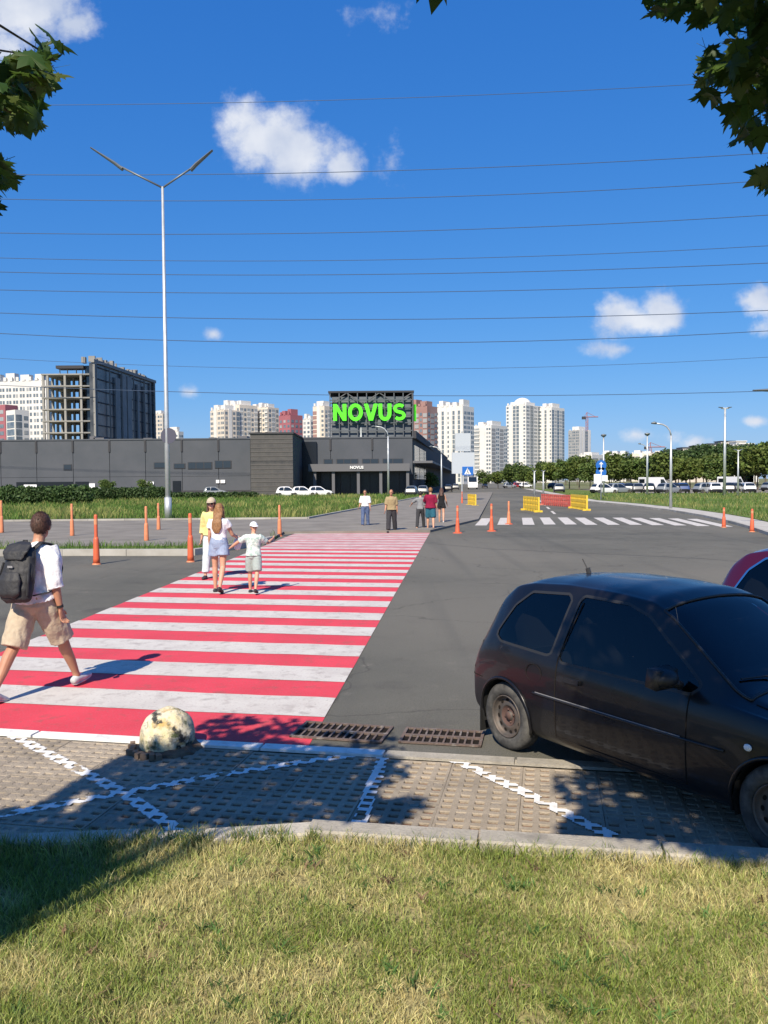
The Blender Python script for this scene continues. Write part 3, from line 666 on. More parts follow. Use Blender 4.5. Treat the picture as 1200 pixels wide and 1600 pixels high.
for i, p in enumerate(cen):
    a_ = Vector(cen[max(0,i-1)]); b2 = Vector(cen[min(len(cen)-1,i+1)]); t_ = (b2-a_).normalized(); nrm = Vector((-t_.y, t_.x)); oo.append(tuple(Vector(p)+nrm*sh*.5)); ii.append(tuple(Vector(p)-nrm*sh*.5))
sg_part(band(oo, ii, xs_[4]), 'letter', MT['green'])
b_ = MB(); b_.box((n1+.5, YN+1.6, Lz+Lh*.5), (.35,1.3,Lh)); sg_part(b_, 'side_letter', MT['green'])
# ------------------------------------------------------------------ towers
def wallmat(name, c, c2=None): return mat(name, c, .85, col2=c2 or tuple(v*.9 for v in c), nscale=.06, coords='World', spec=.2)
MT['wwhite'] = wallmat('white_render', (.70,.68,.64)); MT['wbeige'] = wallmat('beige_render', (.60,.54,.47)); MT['wpink'] = wallmat('pink_render', (.36,.13,.15))
MT['wbrown'] = wallmat('brown_brick_render', (.30,.17,.15), (.36,.24,.22)); MT['wgrey'] = wallmat('grey_render', (.33,.33,.33)); MT['wcream'] = wallmat('cream_render', (.68,.60,.50))
MT['win'] = mat('far_window', (.10,.13,.16), .2, col2=(.20,.23,.25), nscale=.4, coords='World', spec=.7); MT['balc'] = mat('balcony_glazing', (.27,.30,.32), .35, col2=(.40,.40,.38), nscale=.5, coords='World')
def tower(px0, pxc, px1, ytop, Y, yaw, label, wall='wwhite', front='wwbww', side='wbwwb', cat='apartment tower', floor=3.0, crown=True, accent=None, rows=None, bandh=.5, pier='wwhite', roofrooms=2, gpx=None):
    a = R(yaw); C = at(pxc, 752, Y); Xc, Yc = C.x, Y
    u0 = ray(px0,752); u0 = u0.x/u0.y; u1 = ray(px1,752); u1 = u1.x/u1.y
    Lf = (Xc-u0*Yc)/(math.cos(a)+u0*math.sin(a)); Ls = (u1*Yc-Xc)/(math.sin(a)-u1*math.cos(a)) if px1 > pxc else 18.0
    Ls = max(6, min(Ls, 45)); H_ = at(pxc, ytop, Y).z
    fx = Vector((-math.cos(a), math.sin(a), 0)); sx = Vector((math.sin(a), math.cos(a), 0)); c0 = Vector((Xc, Yc, 0))
    t = empty('apartment_tower' if cat == 'apartment tower' else 'office_block', c0, 0, label, cat, gpx)
    P = lambda f, s, z: fx*f+sx*s+Vector((0,0,z))
    b_ = MB(); b_.prism([tuple(P(0,0,0)[:2]), tuple(P(0,Ls,0)[:2]), tuple(P(Lf,Ls,0)[:2]), tuple(P(Lf,0,0)[:2])], 0, H_); b_.build('wall', MT[wall], t)
    wn = MB(); bl = MB(); pr = MB(); ac = MB()
    def face(pos, Ltot, pattern, nsign):
        n = len(pattern); cw_ = Ltot/n; nf = int((H_-1.5)/floor)
        for i, ch in enumerate(pattern):
            f0 = i*cw_; 
            if ch == '.': continue
            if ch == 'P':
                q = [pos(f0+cw_*.1, -.35), pos(f0+cw_*.9, -.35), pos(f0+cw_*.9, .2), pos(f0+cw_*.1, .2)]; pr.prism([tuple(v[:2]) for v in q], 0, H_+.8); continue
            for k in range(nf):
                z0 = 1.2+k*floor
                if ch == 'w':
                    for (g0, g1) in ((.14,.44),(.56,.86)) if cw_ > 3.5 else ((.22,.78),):
                        q = [pos(f0+cw_*g0, -.08), pos(f0+cw_*g1, -.08), pos(f0+cw_*g1, .1), pos(f0+cw_*g0, .1)]; (bl if random.random() < .16 else wn).prism([tuple(v[:2]) for v in q], z0+.7, z0+2.3, bottom=True)
                elif ch == 'b':
                    q = [pos(f0+cw_*.08, -.5), pos(f0+cw_*.92, -.5), pos(f0+cw_*.92, .1), pos(f0+cw_*.08, .1)]; bl.prism([tuple(v[:2]) for v in q], z0+.85, z0+2.4, bottom=True)
                    q = [pos(f0+cw_*.03, -.75), pos(f0+cw_*.97, -.75), pos(f0+cw_*.97, .1), pos(f0+cw_*.03, .1)]; pr.prism([tuple(v[:2]) for v in q], z0-.1, z0+.8, bottom=True)
                elif ch == 'd':                                          # deep loggia: dark void with slab edge
                    q = [pos(f0+cw_*.1, -.1), pos(f0+cw_*.9, -.1), pos(f0+cw_*.9, .1), pos(f0+cw_*.1, .1)]; wn.prism([tuple(v[:2]) for v in q], z0+.25, z0+2.75, bottom=True)
                elif ch == 'a':
                    q = [pos(f0+cw_*.02, -.2), pos(f0+cw_*.98, -.2), pos(f0+cw_*.98, .1), pos(f0+cw_*.02, .1)]; ac.prism([tuple(v[:2]) for v in q], z0-.2, z0+1.9, bottom=True)
    face(lambda f, o: P(Lf-f, o, 0), Lf, front, 1)
    face(lambda f, o: P(-o, f, 0), Ls, side, 1)
    if wn.v: wn.build('window', MT['win'], t, kind='stuff')
    if bl.v: bl.build('balcony', MT['balc'], t, kind='stuff')
    if pr.v: pr.build('pier', MT[pier], t, kind='stuff')
    if ac.v: ac.build('accent_panel', MT[accent or 'wbeige'], t, kind='stuff')
    if crown:
        b_ = MB()
        for i in range(roofrooms):
            f = Lf*(i+.5)/roofrooms; q = [P(f-Lf*.3/roofrooms, Ls*.15, 0), P(f+Lf*.3/roofrooms, Ls*.15, 0), P(f+Lf*.3/roofrooms, Ls*.7, 0), P(f-Lf*.3/roofrooms, Ls*.7, 0)]; b_.prism([tuple(v[:2]) for v in q], H_, H_+random.uniform(2.2,4.2))
        n = int(Lf/3.2)
        for i in range(n):
            f = Lf*(i+.5)/n; q = [P(f-.7,-.2,0), P(f+.7,-.2,0), P(f+.7,.5,0), P(f-.7,.5,0)]; b_.prism([tuple(v[:2]) for v in q], H_, H_+random.choice((.8,1.3,2.0)))
        b_.build('roof_structure', MT[pier], t)
    return t, P, Lf, Ls, H_
tower(-60, 75, 84, 594, 400, 12, 'white block with tight rows of dark windows at the far left, behind the concrete skeleton', front='wwwwwwwwwwwww', side='ww', roofrooms=6)
tower(-50, 11, 14, 632, 352, 30, 'narrow dark red block cut by the left edge of the photo, above the mall roof', wall='wpink', front='www', side='w', crown=False, pier='wpink')
tower(12, 26, 46, 640, 345, 40, 'small bluish block with deep dark loggias beside the dark red one', wall='wwhite', front='d', side='dw', crown=False)
tower(238, 256, 262, 646, 610, 30, 'small distant beige block in the gap left of the tall lamp post', wall='wbeige', front='ww', side='w', roofrooms=1)
tower(262, 280, 288, 674, 700, 30, 'lowest distant pale block just right of the tall lamp post', wall='wwhite', front='ww', side='w', roofrooms=1)
tower(330, 352, 376, 640, 510, 42, 'leftmost wing of the cream tower group above the mall roof, with stepped top', wall='wcream', front='wPww', side='wPwd', roofrooms=2)
tower(345, 376, 404, 632, 520, 42, 'cream tower with rounded white crown in the middle of the cream group', wall='wcream', front='wPbdPw', side='bwbwb', roofrooms=3)
tower(392, 420, 437, 636, 530, 36, 'rightmost cream tower with many balconies, touching the pink block', wall='wcream', front='bwPbwb', side='wbw', roofrooms=3)
tower(437, 455, 474, 648, 500, 42, 'pink block between the cream towers and the pale towers', wall='wpink', front='www', side='www', pier='wpink', crown=True)
tower(474, 486, 494, 655, 560, 36, 'low pale block between the pink block and the striped cream tower', wall='wwhite', front='ww', side='w')
tower(490, 508, 524, 634, 540, 36, 'cream tower with salmon stripes directly left of the green sign', wall='wcream', front='aPw', side='wbw', accent='wbrown', roofrooms=1)
tower(636, 668, 684, 634, 455, 36, 'brown and grey chequered tower directly right of the green sign', wall='wbrown', front='awawa', side='waw', accent='wgrey', pier='wbrown', roofrooms=2)
tower(682, 724, 741, 634, 520, 34, 'tall white tower with strong vertical piers behind the brown tower', wall='wwhite', front='wPdPwPdPdP', side='www', roofrooms=4)
tower(741, 768, 793, 664, 640, 38, 'lower grey and white patterned block between two white high rises', wall='wwhite', front='bPw', side='awaw', accent='wgrey', roofrooms=2)
tt = tower(791, 822, 846, 632, 690, 40, 'left one of the tall white twin towers, the one with the domed top', wall='wwhite', front='wPddPw', side='wdwd', roofrooms=2)
t_, P_, Lf_, Ls_, H_ = tt
b_ = MB(); c_ = P_(Lf_*.5, Ls_*.4, H_); b_.lathe([(7.5,0),(7.3,2.0),(6.2,4.2),(4.2,5.8),(2,6.6),(0.01,6.9)], c_, 16); b_.build('roof_dome', MT['wwhite'], t_)
tower(843, 862, 882, 636, 700, 42, 'right one of the tall white twin towers, with a dark windowed side', wall='wwhite', front='wPdPw', side='dbdbd', roofrooms=2)
tower(888, 905, 923, 672, 850, 44, 'slim tower with grey left face and white right face below a crane', wall='wgrey', front='www', side='PPwP', roofrooms=1)
tower(905, 925, 946, 710, 760, 38, 'low white block with dark top storey in front of the slim tower', wall='wwhite', front='ddd', side='dd', roofrooms=1)
tower(940, 978, 990, 709, 820, 24, 'long white slab block above the car park trees, left half', wall='wwhite', front='wPwwPww', side='ww', roofrooms=3)
tower(986, 1035, 1052, 708, 800, 24, 'long white slab block above the car park trees, right half', wall='wcream', front='wwPwwwPw', side='ww', roofrooms=3)
# long terrace on the slope at the right and the stepped white house
def slope_house(pxs, Y, label):
    t = empty('terrace_block', at(pxs[0][0],752,Y)*1.0, 0, label, 'building'); t.location.z = 0; o = Vector(t.location)
    for (pa_, pb_, yt, yb) in pxs:
        A = at(pa_, yt, Y); B = at(pb_, yt, Y); zb_ = at(pb_, yb, Y).z
        b_ = MB(); b_.box(((A.x+B.x)/2, Y+5, A.z/2), (B.x-A.x, 10, A.z)); q = b_.build('wall', MT['wbeige'] if 'grey' in label else MT['wwhite'], t); q.matrix_parent_inverse = Matrix.Translation(-o)
        b_ = MB(); n = max(2, int((B.x-A.x)/3.2))
        for f in range(int((A.z-zb_)/3.0)+1):
            for i in range(n): b_.box((A.x+(i+.5)*(B.x-A.x)/n, Y-.1, A.z-1.6-f*3), (1.9,.3,1.4))
        q = b_.build('window', MT['win'], t, kind='stuff'); q.matrix_parent_inverse = Matrix.Translation(-o)
        b_ = MB(); b_.box(((A.x+B.x)/2, Y+5, A.z+.25), (B.x-A.x+.8, 11, .5)); q = b_.build('roof', MT['cladjoint'] if 'grey' in label else MT['wwhite'], t); q.matrix_parent_inverse = Matrix.Translation(-o)
slope_house([(1046,1066,703,716),(1066.3,1086,700,716),(1086.3,1106,697,714),(1106.3,1126,694,712),(1126.3,1148,690,710)], 520, 'long grey stepped building rising above the dark wood on the slope')
slope_house([(1146,1156,697,712),(1150.5,1166,690,712),(1155,1178,694,716),(1166,1186,701,720)], 470, 'bright white stepped house at the top end of the wooded slope')
# construction skeleton with dark glazed wing
MT['rawconc'] = mat('raw_concrete', (.34,.325,.29), .95, col2=(.27,.26,.235), nscale=.3, coords='World'); MT['cwglass'] = mat('dark_curtain_glass', (.025,.03,.038), .35, col2=(.085,.09,.095), nscale=.25, coords='World', spec=.6)
MT['cwgrey'] = mat('grey_stone_panel', (.20,.20,.19), .8, col2=(.27,.26,.24), nscale=.2, coords='World')
Yk = 280.0; A0 = at(70,752,Yk).x; A1 = at(131,752,Yk).x; kt = at(100,585,Yk).z
uc = empty('unfinished_building', (A1, Yk, 0), 0, 'unfinished high rise: open concrete skeleton with a long dark glazed wing', 'building'); uo = Vector(uc.location)
def uc_part(b_, name, m_, **kw): o = b_.build(name, m_, uc, **kw); o.matrix_parent_inverse = Matrix.Translation(-uo); return o
nf = 9; fh = kt/ (nf*1.0)
fh = 3.9; ztops = [kt-i*fh for i in range(12) if kt-i*fh > 2]
for z in ztops:
    b_ = MB(); b_.box(((A0+A1)/2, Yk+8, z), (A1-A0+.6, 17, .42)); uc_part(b_, 'floor_slab', MT['rawconc'])
for px_ in (71, 78, 105, 130):
    for dy in (0, 8, 16):
        b_ = MB(); b_.box((at(px_,752,Yk).x, Yk+dy, kt/2), (.7,.7,kt-.43 if False else kt)); uc_part(b_, 'column', MT['rawconc'])
b_ = MB(); b_.box((at(92,752,Yk).x, Yk+9, kt/2), (2.6,.3,kt)); uc_part(b_, 'lift_shaft', MT['rawconc'])
b_ = MB(); b_.box(((A0+A1)/2+3, Yk+16.6, kt/2), ((A1-A0)*.55,.3,kt-.5)); uc_part(b_, 'back_wall', MT['rawconc'])
B0 = Vector((at(150,752,Yk).x, Yk-1)); B1 = Vector((at(243,752,338).x, 338)); zt = at(150,566,Yk).z; dvb = (B1-B0); lb = dvb.length; dvb.normalize(); bz = math.atan2(dvb.y, dvb.x)
nb = Vector((dvb.y, -dvb.x))                                            # outward normal, to the right
b_ = MB(); q = [B0, B1, B1-nb*14, B0-nb*1.2]; b_.prism([tuple(v) for v in q], 0, zt-.2); uc_part(b_, 'glazed_wing', MT['cwglass'])
def on_b(t, off): return B0+dvb*(t*lb)+nb*off
for (t0, t1, m_, zt_) in ((0,.02,'cwgrey',zt),(.30,.37,'cwgrey',zt*.93),(.40,.47,'cwgrey',zt*.97),(.49,.56,'cwgrey',zt*.97),(.66,.69,'cwgrey',zt*.93),(.78,.80,'cwgrey',zt*.93),(.90,.91,'cwgrey',zt*.98),(.975,.995,'cwgrey',zt)):
    b_ = MB(); b_.prism([tuple(on_b(t0,0)), tuple(on_b(t1,0)), tuple(on_b(t1,.7)), tuple(on_b(t0,.7))], 0, zt_); uc_part(b_, 'pier', MT[m_])
b_ = MB()
for i in range(11):
    z = zt-1.5-i*3.9
    b_.prism([tuple(on_b(0,.05)), tuple(on_b(1,.05)), tuple(on_b(1,.3)), tuple(on_b(0,.3))], z, z+.35, bottom=True)
uc_part(b_, 'floor_band', MT['cladjoint'], kind='stuff')
b_ = MB(); b_.prism([tuple(on_b(-.01,-.4)), tuple(on_b(1.01,-.4)), tuple(on_b(1.01,.8)), tuple(on_b(-.01,.8))], zt-.2, zt+.9, bottom=True); uc_part(b_, 'parapet', MT['cwgrey'])
b_ = MB(); rng2 = random.Random(3)
for i in range(46):
    t = rng2.random(); p = on_b(t, -rng2.uniform(.5,4)); b_.box((p.x,p.y,zt+.5+rng2.random()), (rng2.uniform(.4,2.2), rng2.uniform(.4,2), rng2.uniform(.8,3.2)))
uc_part(b_, 'roof_clutter', MT['cwgrey'], kind='stuff')
ze = at(120,570,Yk).z
b_ = MB(); xa = at(133,752,Yk).x; b_.box(((xa+B0.x)/2, Yk+7, (ze)/2), (B0.x-xa, 10, ze)); uc_part(b_, 'corner_shaft', MT['darkglass'])
for z in ztops:
    b_ = MB(); b_.box(((xa+B0.x)/2, Yk+1.2, z), (B0.x-xa+.2, 3.0, .45)); uc_part(b_, 'floor_slab', MT['cwgrey'])
b_ = MB(); b_.box((B0.x-.5, Yk+.2, ze/2), (1.1, 2.0, ze)); uc_part(b_, 'corner_column', MT['cwgrey'])
b_ = MB(); b_.box(((at(90,752,Yk).x+at(133,752,Yk).x)/2, Yk+3, at(100,573,Yk).z), (at(133,752,Yk).x-at(90,752,Yk).x, 5, 1.0)); uc_part(b_, 'formwork_deck', MT['cladjoint'])
b_ = MB()
for px_ in (92, 104, 118, 128): b_.tube([(at(px_,752,Yk).x, Yk+3, kt-.2),(at(px_,752,Yk).x, Yk+3, at(100,572,Yk).z)], .18, 6)
uc_part(b_, 'formwork_prop', MT['rawconc'])
for i in range(6):
    p = on_b(.02+i*.19, .72); b_ = MB(); b_.box((p.x, p.y, zt*.5), (.12,.5,zt*.98), bz); uc_part(b_, 'facade_rail', MT['cwgrey'])
# cranes far off
def crane(px_, ytop, ybot, Y, jib, label):
    base = at(px_, 752, Y); t = empty('tower_crane', (base.x, Y, 0), 0, label, 'crane', None)
    h = at(px_, ytop, Y).z; col = mat('crane_paint', (.35,.12,.08), .6)
    b_ = MB(); r_ = 1.0
    for sx_ in (-r_, r_):
        for sy_ in (-r_, r_): b_.tube([(sx_,sy_,0),(sx_,sy_,h)], .22, 4)
    z = 0
    while z < h-3: b_.tube([(-r_,-r_,z),(r_,-r_,z+3)], .15, 4); z += 3
    b_.build('mast', col, t)
    b_ = MB(); b_.tube([(-jib*.3,0,h+1),(jib,0,h+1)], .5, 4); b_.tube([(-jib*.28,0,h+1),(0,0,h+6)], .2, 4); b_.tube([(jib*.8,0,h+1),(0,0,h+6)], .2, 4); b_.tube([(0,0,h),(0,0,h+6)], .4, 4); b_.build('jib', col, t)
    b_ = MB(); b_.box((-jib*.28,0,h),(4,2,3)); b_.build('counterweight', MT['cladjoint'], t)
crane(917, 653, 752, 900, 12, 'tower crane above the slim grey and white tower')
crane(1016, 700, 752, 900, 16, 'small distant tower crane above the long white slab blocks')
# ------------------------------------------------------------------ street lamps
def v_lamp(base, h, arm, rise, label):
    t = empty('street_lamp', base, 0, label, 'street lamp')
    b_ = MB(); b_.tube([(0,0,0),(0,0,h*.3),(0,0,h)], [.16,.13,.07], 10); b_.build('pole', MT['galv'], t, smooth=True)
    b_ = MB(); b_.tube([(0,0,0),(0,0,1.2)], .20, 10); b_.build('base_sleeve', MT['galv'], t, smooth=True)
    for s_, (dx, dz) in ((-1, (-arm[0], rise[0])), (1, (arm[1], rise[1]))):
        b_ = MB(); b_.tube([(0,0,h-.05),(dx*.62,0,h+dz*.55)], .055, 8); a_ = b_.build('arm', MT['lampgrey'], t, smooth=True)
        b_ = MB(); p0 = Vector((dx*.56,0,h+dz*.49)); p1 = Vector((dx,0,h+dz)); b_.tube([p0+Vector((0,0,-.08)),p0.lerp(p1,.25)+Vector((0,0,-.02)),p1], [(.10,.16),(.09,.17),(.04,.12)], 8, sq=(0,0,1)); hd = b_.build('lamp_head', MT['lampgrey'], t)
    return t
Yl = 46.0; bl_ = at(263,810,47.5); bl_ = gp(263,811,.12)
hl = at(252,292,bl_.y).z
vl = v_lamp(bl_, hl-.12, ((252-143)/FP*bl_.y, (330-252)/FP*bl_.y), ((292-232)/FP*bl_.y,(292-237)/FP*bl_.y), 'tall double armed street lamp rising from the left verge, V shaped at the top')
d_ = empty('no_entry_sign', (0,0,0), 0, 'round dark sign seen from behind, fixed to the tall V shaped street lamp', 'road sign')
zc = at(266,681,bl_.y).z; d_.location = (bl_.x+.12, bl_.y-.12, zc)
b_ = MB(); b_.lathe([(.01,0),(.43,0),(.43,.03),(.01,.03)], (0,0,0), 28, axis='Y'); b_.build('disc', mat('sign_back', (.07,.07,.10), .5), d_)
b_ = MB(); b_.box((0,.06,.0),(.4,.05,.06)); b_.build('bracket', MT['galv'], d_)
def curve_lamp(px, ybase, ytop, reach, label, side=-1, r=.09, ztop=None, Y=None, z0=.12):
    p = gp(px, ybase, z0) if Y is None else Vector((at(px,752,Y).x, Y, 0))
    h = at(px, ytop, p.y).z
    t = empty('street_lamp', p, 0, label, 'street lamp')
    b_ = MB(); b_.tube([(0,0,0),(0,0,h*.5),(0,0,h*.86)], [r,r*.8,r*.6], 8); b_.build('pole', MT['galv'], t, smooth=True)
    rr = h*.14; pts = [(0,0,h*.86)]+[(side*(rr-rr*math.cos(R(a_))),0,h*.86+rr*math.sin(R(a_))) for a_ in (25,50,72,85)]+[(side*reach*.8,0,h+.05)]
    b_ = MB(); b_.tube(pts, r*.5, 6); b_.build('arm', MT['galv'], t, smooth=True)
    b_ = MB(); b_.tube([(side*reach*.75,0,h+.04),(side*reach*.85,0,h+.08),(side*reach,0,h+.05)], [(.07,.12),(.1,.16),(.05,.1)], 8, sq=(0,0,1)); b_.build('lamp_head', MT['lampgrey'], t)
curve_lamp(1048, 794, 665, 1.35, 'curved street lamp standing on the right verge, its arm bent to the left', -1, .11)
def t_lamp(px, ybase, ytop, wpx, label, Y=None, r=.09, n=2, ring=False):
    p = gp(px, ybase, 0.0) if Y is None else Vector((at(px,752,Y).x, Y, 0))
    h = at(px, ytop, p.y).z; hw = wpx/2/FP*p.y
    t = empty('street_lamp', p, 0, label, 'street lamp')
    b_ = MB(); b_.tube([(0,0,0),(0,0,h)], [r,r*.6], 8); b_.build('pole', MT['galv'], t, smooth=True)
    if ring:
        b_ = MB(); b_.lathe([(.01,-.25),(hw*.5,-.2),(hw,-.02),(hw*.9,.08),(.01,.15)], (0,0,h), 14); b_.build('lamp_crown', MT['lampgrey'], t); return
    b_ = MB(); b_.tube([(-hw*.6,0,h-.05),(0,0,h-.1),(hw*.6,0,h-.05)], r*.45, 6); b_.build('crossarm', MT['galv'], t)
    for s_ in (-1, 1):
        b_ = MB(); b_.tube([(s_*hw*.4,0,h),(s_*hw,0,h+.06)], [(.08,.16),(.05,.12)], 8, sq=(0,0,1)); b_.build('lamp_head', MT['lampgrey'], t)
t_lamp(1132, 776, 637, 20, 'tall lamp mast with a small cross arm in the car park, tallest at the right', r=.2)
t_lamp(1153, 777, 703, 14, 'shorter lamp mast right of the tallest one in the car park', r=.12)
t_lamp(565, 772, 668, 0.1, 'grey lamp pole in front of the mall entrance, left of the pair', r=.2, ring=True)
curve_lamp(607, 774, 668, 2.4, 'grey lamp pole in front of the mall entrance, right of the pair', -1, .17)
curve_lamp(333, 772, 688, 1.6, 'thin lamp pole against the mall wall, behind the walking women', 1, .13)
t_lamp(1011, 776, 678, 9, 'thin mast with a round crown in front of a small cloud', r=.13, ring=True)
t_lamp(943, 777, 680, 9, 'thin mast with a round crown above the blue road signs', r=.13, ring=True)
curve_lamp(1012, 775, 694, 1.2, 'low lamp post with a short arm standing before the white van', -1, .10, z0=0)
t_lamp(835, 778, 736, 6, 'short pale post at the left end of the yellow barrier', r=.14)
t_lamp(849, 778, 736, 6, 'short pale post at the left end of the red barrier', r=.12)
curve_lamp(690, 778, 700, 1.4, 'lamp pole at the mall corner beside the side street', -1, .11)
# lamp arm reaching into the picture at the right edge
pr_ = Vector((at(1262,752,34).x, 34, .13)); hz = at(1240,610,34).z
t = empty('street_lamp', pr_, 0, 'street lamp whose single dark arm reaches in at the right edge', 'street lamp')
b_ = MB(); b_.tube([(0,0,0),(0,0,hz)], [.11,.07], 8); b_.build('pole', MT['galv'], t, smooth=True)
xe = at(1177,610,34).x-pr_.x; ze_ = at(1177,610,34).z-.13
b_ = MB(); b_.tube([(0,0,hz),(xe*.5,0,hz-.0+(ze_-hz)*.4)], .045, 6); b_.build('arm', MT['lampgrey'], t)
b_ = MB(); b_.tube([(xe*.42,0,hz+(ze_-hz)*.3),(xe*.7,0,hz+(ze_-hz)*.7-.03),(xe,0,ze_)], [(.05,.12),(.07,.14),(.03,.09)], 8, sq=(0,0,1)); b_.build('lamp_head', MT['lampgrey'], t)
# ------------------------------------------------------------------ overhead power cables
cab = [((100,164),(600,154),(1100,131)),((30,273),(600,267),(1200,239)),((30,311.5),(600,310),(1200,282)),((0,364),(600,362),(1200,336)),((0,403),(600,406),(1200,384)),((0,425),(600,428.5),(1200,411)),
       ((0,453),(600,457),(1200,441)),((0,489),(600,499),(1200,485)),((0,521),(600,536),(1200,517)),((0,560),(600,577),(1200,558)),((0,602),(600,618),(1200,611))]
names = ['topmost overhead cable, faint against the deepest blue','second overhead cable from the top, crossing the big cloud low down','third overhead cable, just under the big cloud','fourth overhead cable from the top','fifth and paler overhead cable from the top','sixth overhead cable, darkest of the middle three','seventh overhead cable from the top, above the right cloud',
         'eighth overhead cable, running across the right cloud','ninth overhead cable, just below the right cloud','tenth and faintest overhead cable','lowest overhead cable, just above the tower roofs']
for i, (a3, lb) in enumerate(zip(cab, names)):
    X3 = np.array([p[0] for p in a3]); Y3 = np.array([p[1] for p in a3]); co = np.polyfit(X3, Y3, 2)
    v = 752-a3[1][1]; Yc = min(300, 28.5*FP/v)
    pts = [at(x, float(np.polyval(co, x)), Yc) for x in np.linspace(-900, 2100, 41)]
    rr = {0:.00034, 4:.00036, 9:.00024, 10:.00036}.get(i, .00042)*Yc
    c0 = pts[20].copy(); b_ = MB(); b_.tube([p-c0 for p in pts], rr, 5, cap=False); b_.build('power_cable', MT['cable'], loc=c0, label=lb, cat='cable', group='overhead power cables crossing the sky')
# ------------------------------------------------------------------ orange posts
MT['band'] = mat('dull_band', (.66,.28,.14), .4)
def bollard(px_, yb, yt, label, fade=False, conebase=False):
    p = gp(px_, yb, .0); h = at(px_, yt, p.y).z; m_ = MT['orangefade'] if fade else MT['orange']
    t = empty('traffic_post', p, random.uniform(0,6), label, 'traffic post', 'orange plastic posts')
    b_ = MB()
    if conebase: prof = [(.11,.03),(.10,.06),(.065,h*.45),(.05,h*.55)]
    else: prof = [(.088,.03),(.085,h*.12),(.070,h*.5),(.052,h*.55)]
    b_.lathe([(.001,.03)]+prof+[(.001,h*.56)], (0,0,0), 16); b_.build('lower_sleeve', m_, t, smooth=True)
    b_ = MB(); b_.lathe([(.046,h*.5),(.046,h*.97),(.034,h),(.001,h)], (0,0,0), 14); b_.build('upper_tube', m_, t, smooth=True)
    b_ = MB(); b_.lathe([(.001,.035),(.16 if conebase else .10,.035),(.20 if conebase else .115,.0)], (0,0,0), 16); b_.build('foot', MT['orange'] if conebase else MT['orangefade'], t)
    b_ = MB(); b_.lathe([(.047,h*.80),(.049,h*.81),(.049,h*.90),(.047,h*.91)], (0,0,0), 14); b_.build('reflective_band', MT['band'], t)
for a in ((3,836,782,'faded orange post at the far left edge, behind the man with the backpack',True),(113,841,787,'faded orange post just right of the head of the man with the backpack',True),(151,882,804,'nearest orange post on the asphalt at the left, casting a short shadow',False),
          (229,849,791,'faded orange post in the weed strip left of the tall street lamp',True),(248,831,786,'small orange post on the footpath edge beside the tall street lamp',True),(298,878,802,'orange post beside the woman in the yellow shirt, left of her',False),
          (437,838,789,'orange post right of the child with the white cap',True),(1131,824,793,'left one of the two orange posts at the right end of the zebra',False),(1175,831,795,'right one of the two orange posts at the right kerb corner',False)): bollard(*a)
for a in ((715,833,790,'broad footed orange post nearest the far end of the crosswalk',False,True),(768,830,787,'broad footed orange post in the middle of the side road mouth',False,True),(795,819,783,'broad footed orange post left of the first white zebra bar',True,True),(722,788,768,'thin red post further up the side road under the white boards',False,False)): bollard(*a)
# ------------------------------------------------------------------ barriers
def barrier(p0, p1, h, m_, label, gaps=True):
    A = Vector((p0.x,p0.y,0)); B = Vector((p1.x,p1.y,0)); l_ = (B-A).length; rz = math.atan2(B.y-A.y, B.x-A.x)
    t = empty('plastic_barrier', A, rz, label, 'barrier')
    for (z, hh) in ((h*.93,h*.14),(h*.62,h*.16),(h*.30,h*.2)):
        b_ = MB(); b_.box((l_/2,0,z),(l_,.10,hh)); b_.build('rail', m_, t)
    n = max(2, int(l_/.45))
    for i in range(n+1):
        b_ = MB(); b_.box((i*l_/n,0,h*.5),(.10,.12,h*.98)); b_.build('upright', m_, t)
    if not gaps:
        b_ = MB(); b_.box((l_/2,.0,h*.5),(l_*.98,.06,h*.8)); b_.build('panel', m_, t)
    for x in (.15, l_-.15):
        b_ = MB(); b_.box((x,0,.06),(.22,.55,.12)); b_.build('foot', m_, t)
barrier(gp(819,797), gp(839,800)+Vector((0,-.6,0)), 1.0, MT['yellowb'], 'yellow barrier nearest the zebra, left of the red one', False)
barrier(gp(847,789), gp(893,792.5)+Vector((0,-.5,0)), .95, MT['redb'], 'long red barrier mesh between the two yellow barriers', False)
barrier(gp(893,794), gp(917,798), 1.05, MT['yellowb'], 'yellow barrier at the right end of the red one', True)
barrier(gp(732,790), gp(743,791.5), 1.0, MT['yellowb'], 'small yellow barrier up the side road below the white boards', False)
# ------------------------------------------------------------------ signs
MT['blue'] = mat('sign_blue', (.02,.13,.45), .4); MT['signwhite'] = mat('sign_white', (.75,.76,.78), .5); MT['board'] = mat('board_back_grey', (.44,.48,.52), .5); MT['black'] = mat('matt_black', (.015,.015,.015), .6)
pb = gp(722,783); t = empty('sign_mast', pb, 0, 'mast at the side road with stacked white boards and a blue crossing sign', 'road sign')
def zz(y): return at(722,y,pb.y).z
def xx(x): return at(x,752,pb.y).x-pb.x
b_ = MB(); b_.tube([(0,0,0),(0,0,zz(674))], .07, 8); b_.build('pole', MT['galv'], t)
for (a_,c_,y0_,y1_) in ((711,735,677,705),(706,741,707,740)):
    b_ = MB(); b_.box(((xx(a_)+xx(c_))/2, -.1, (zz(y0_)+zz(y1_))/2), (xx(c_)-xx(a_), .06, zz(y0_)-zz(y1_))); bd = b_.build('board', MT['board'], t)
    b_ = MB(); 
    for xe_ in (xx(a_), xx(c_)): b_.box((xe_, -.14, (zz(y0_)+zz(y1_))/2), (.05,.03,zz(y0_)-zz(y1_)))
    b_.build('board_edge', MT['galv'], bd)
s0, s1 = xx(722), xx(739); cx_ = (s0+s1)/2; cz_ = (zz(730)+zz(742))/2; hs_ = (s1-s0)/2
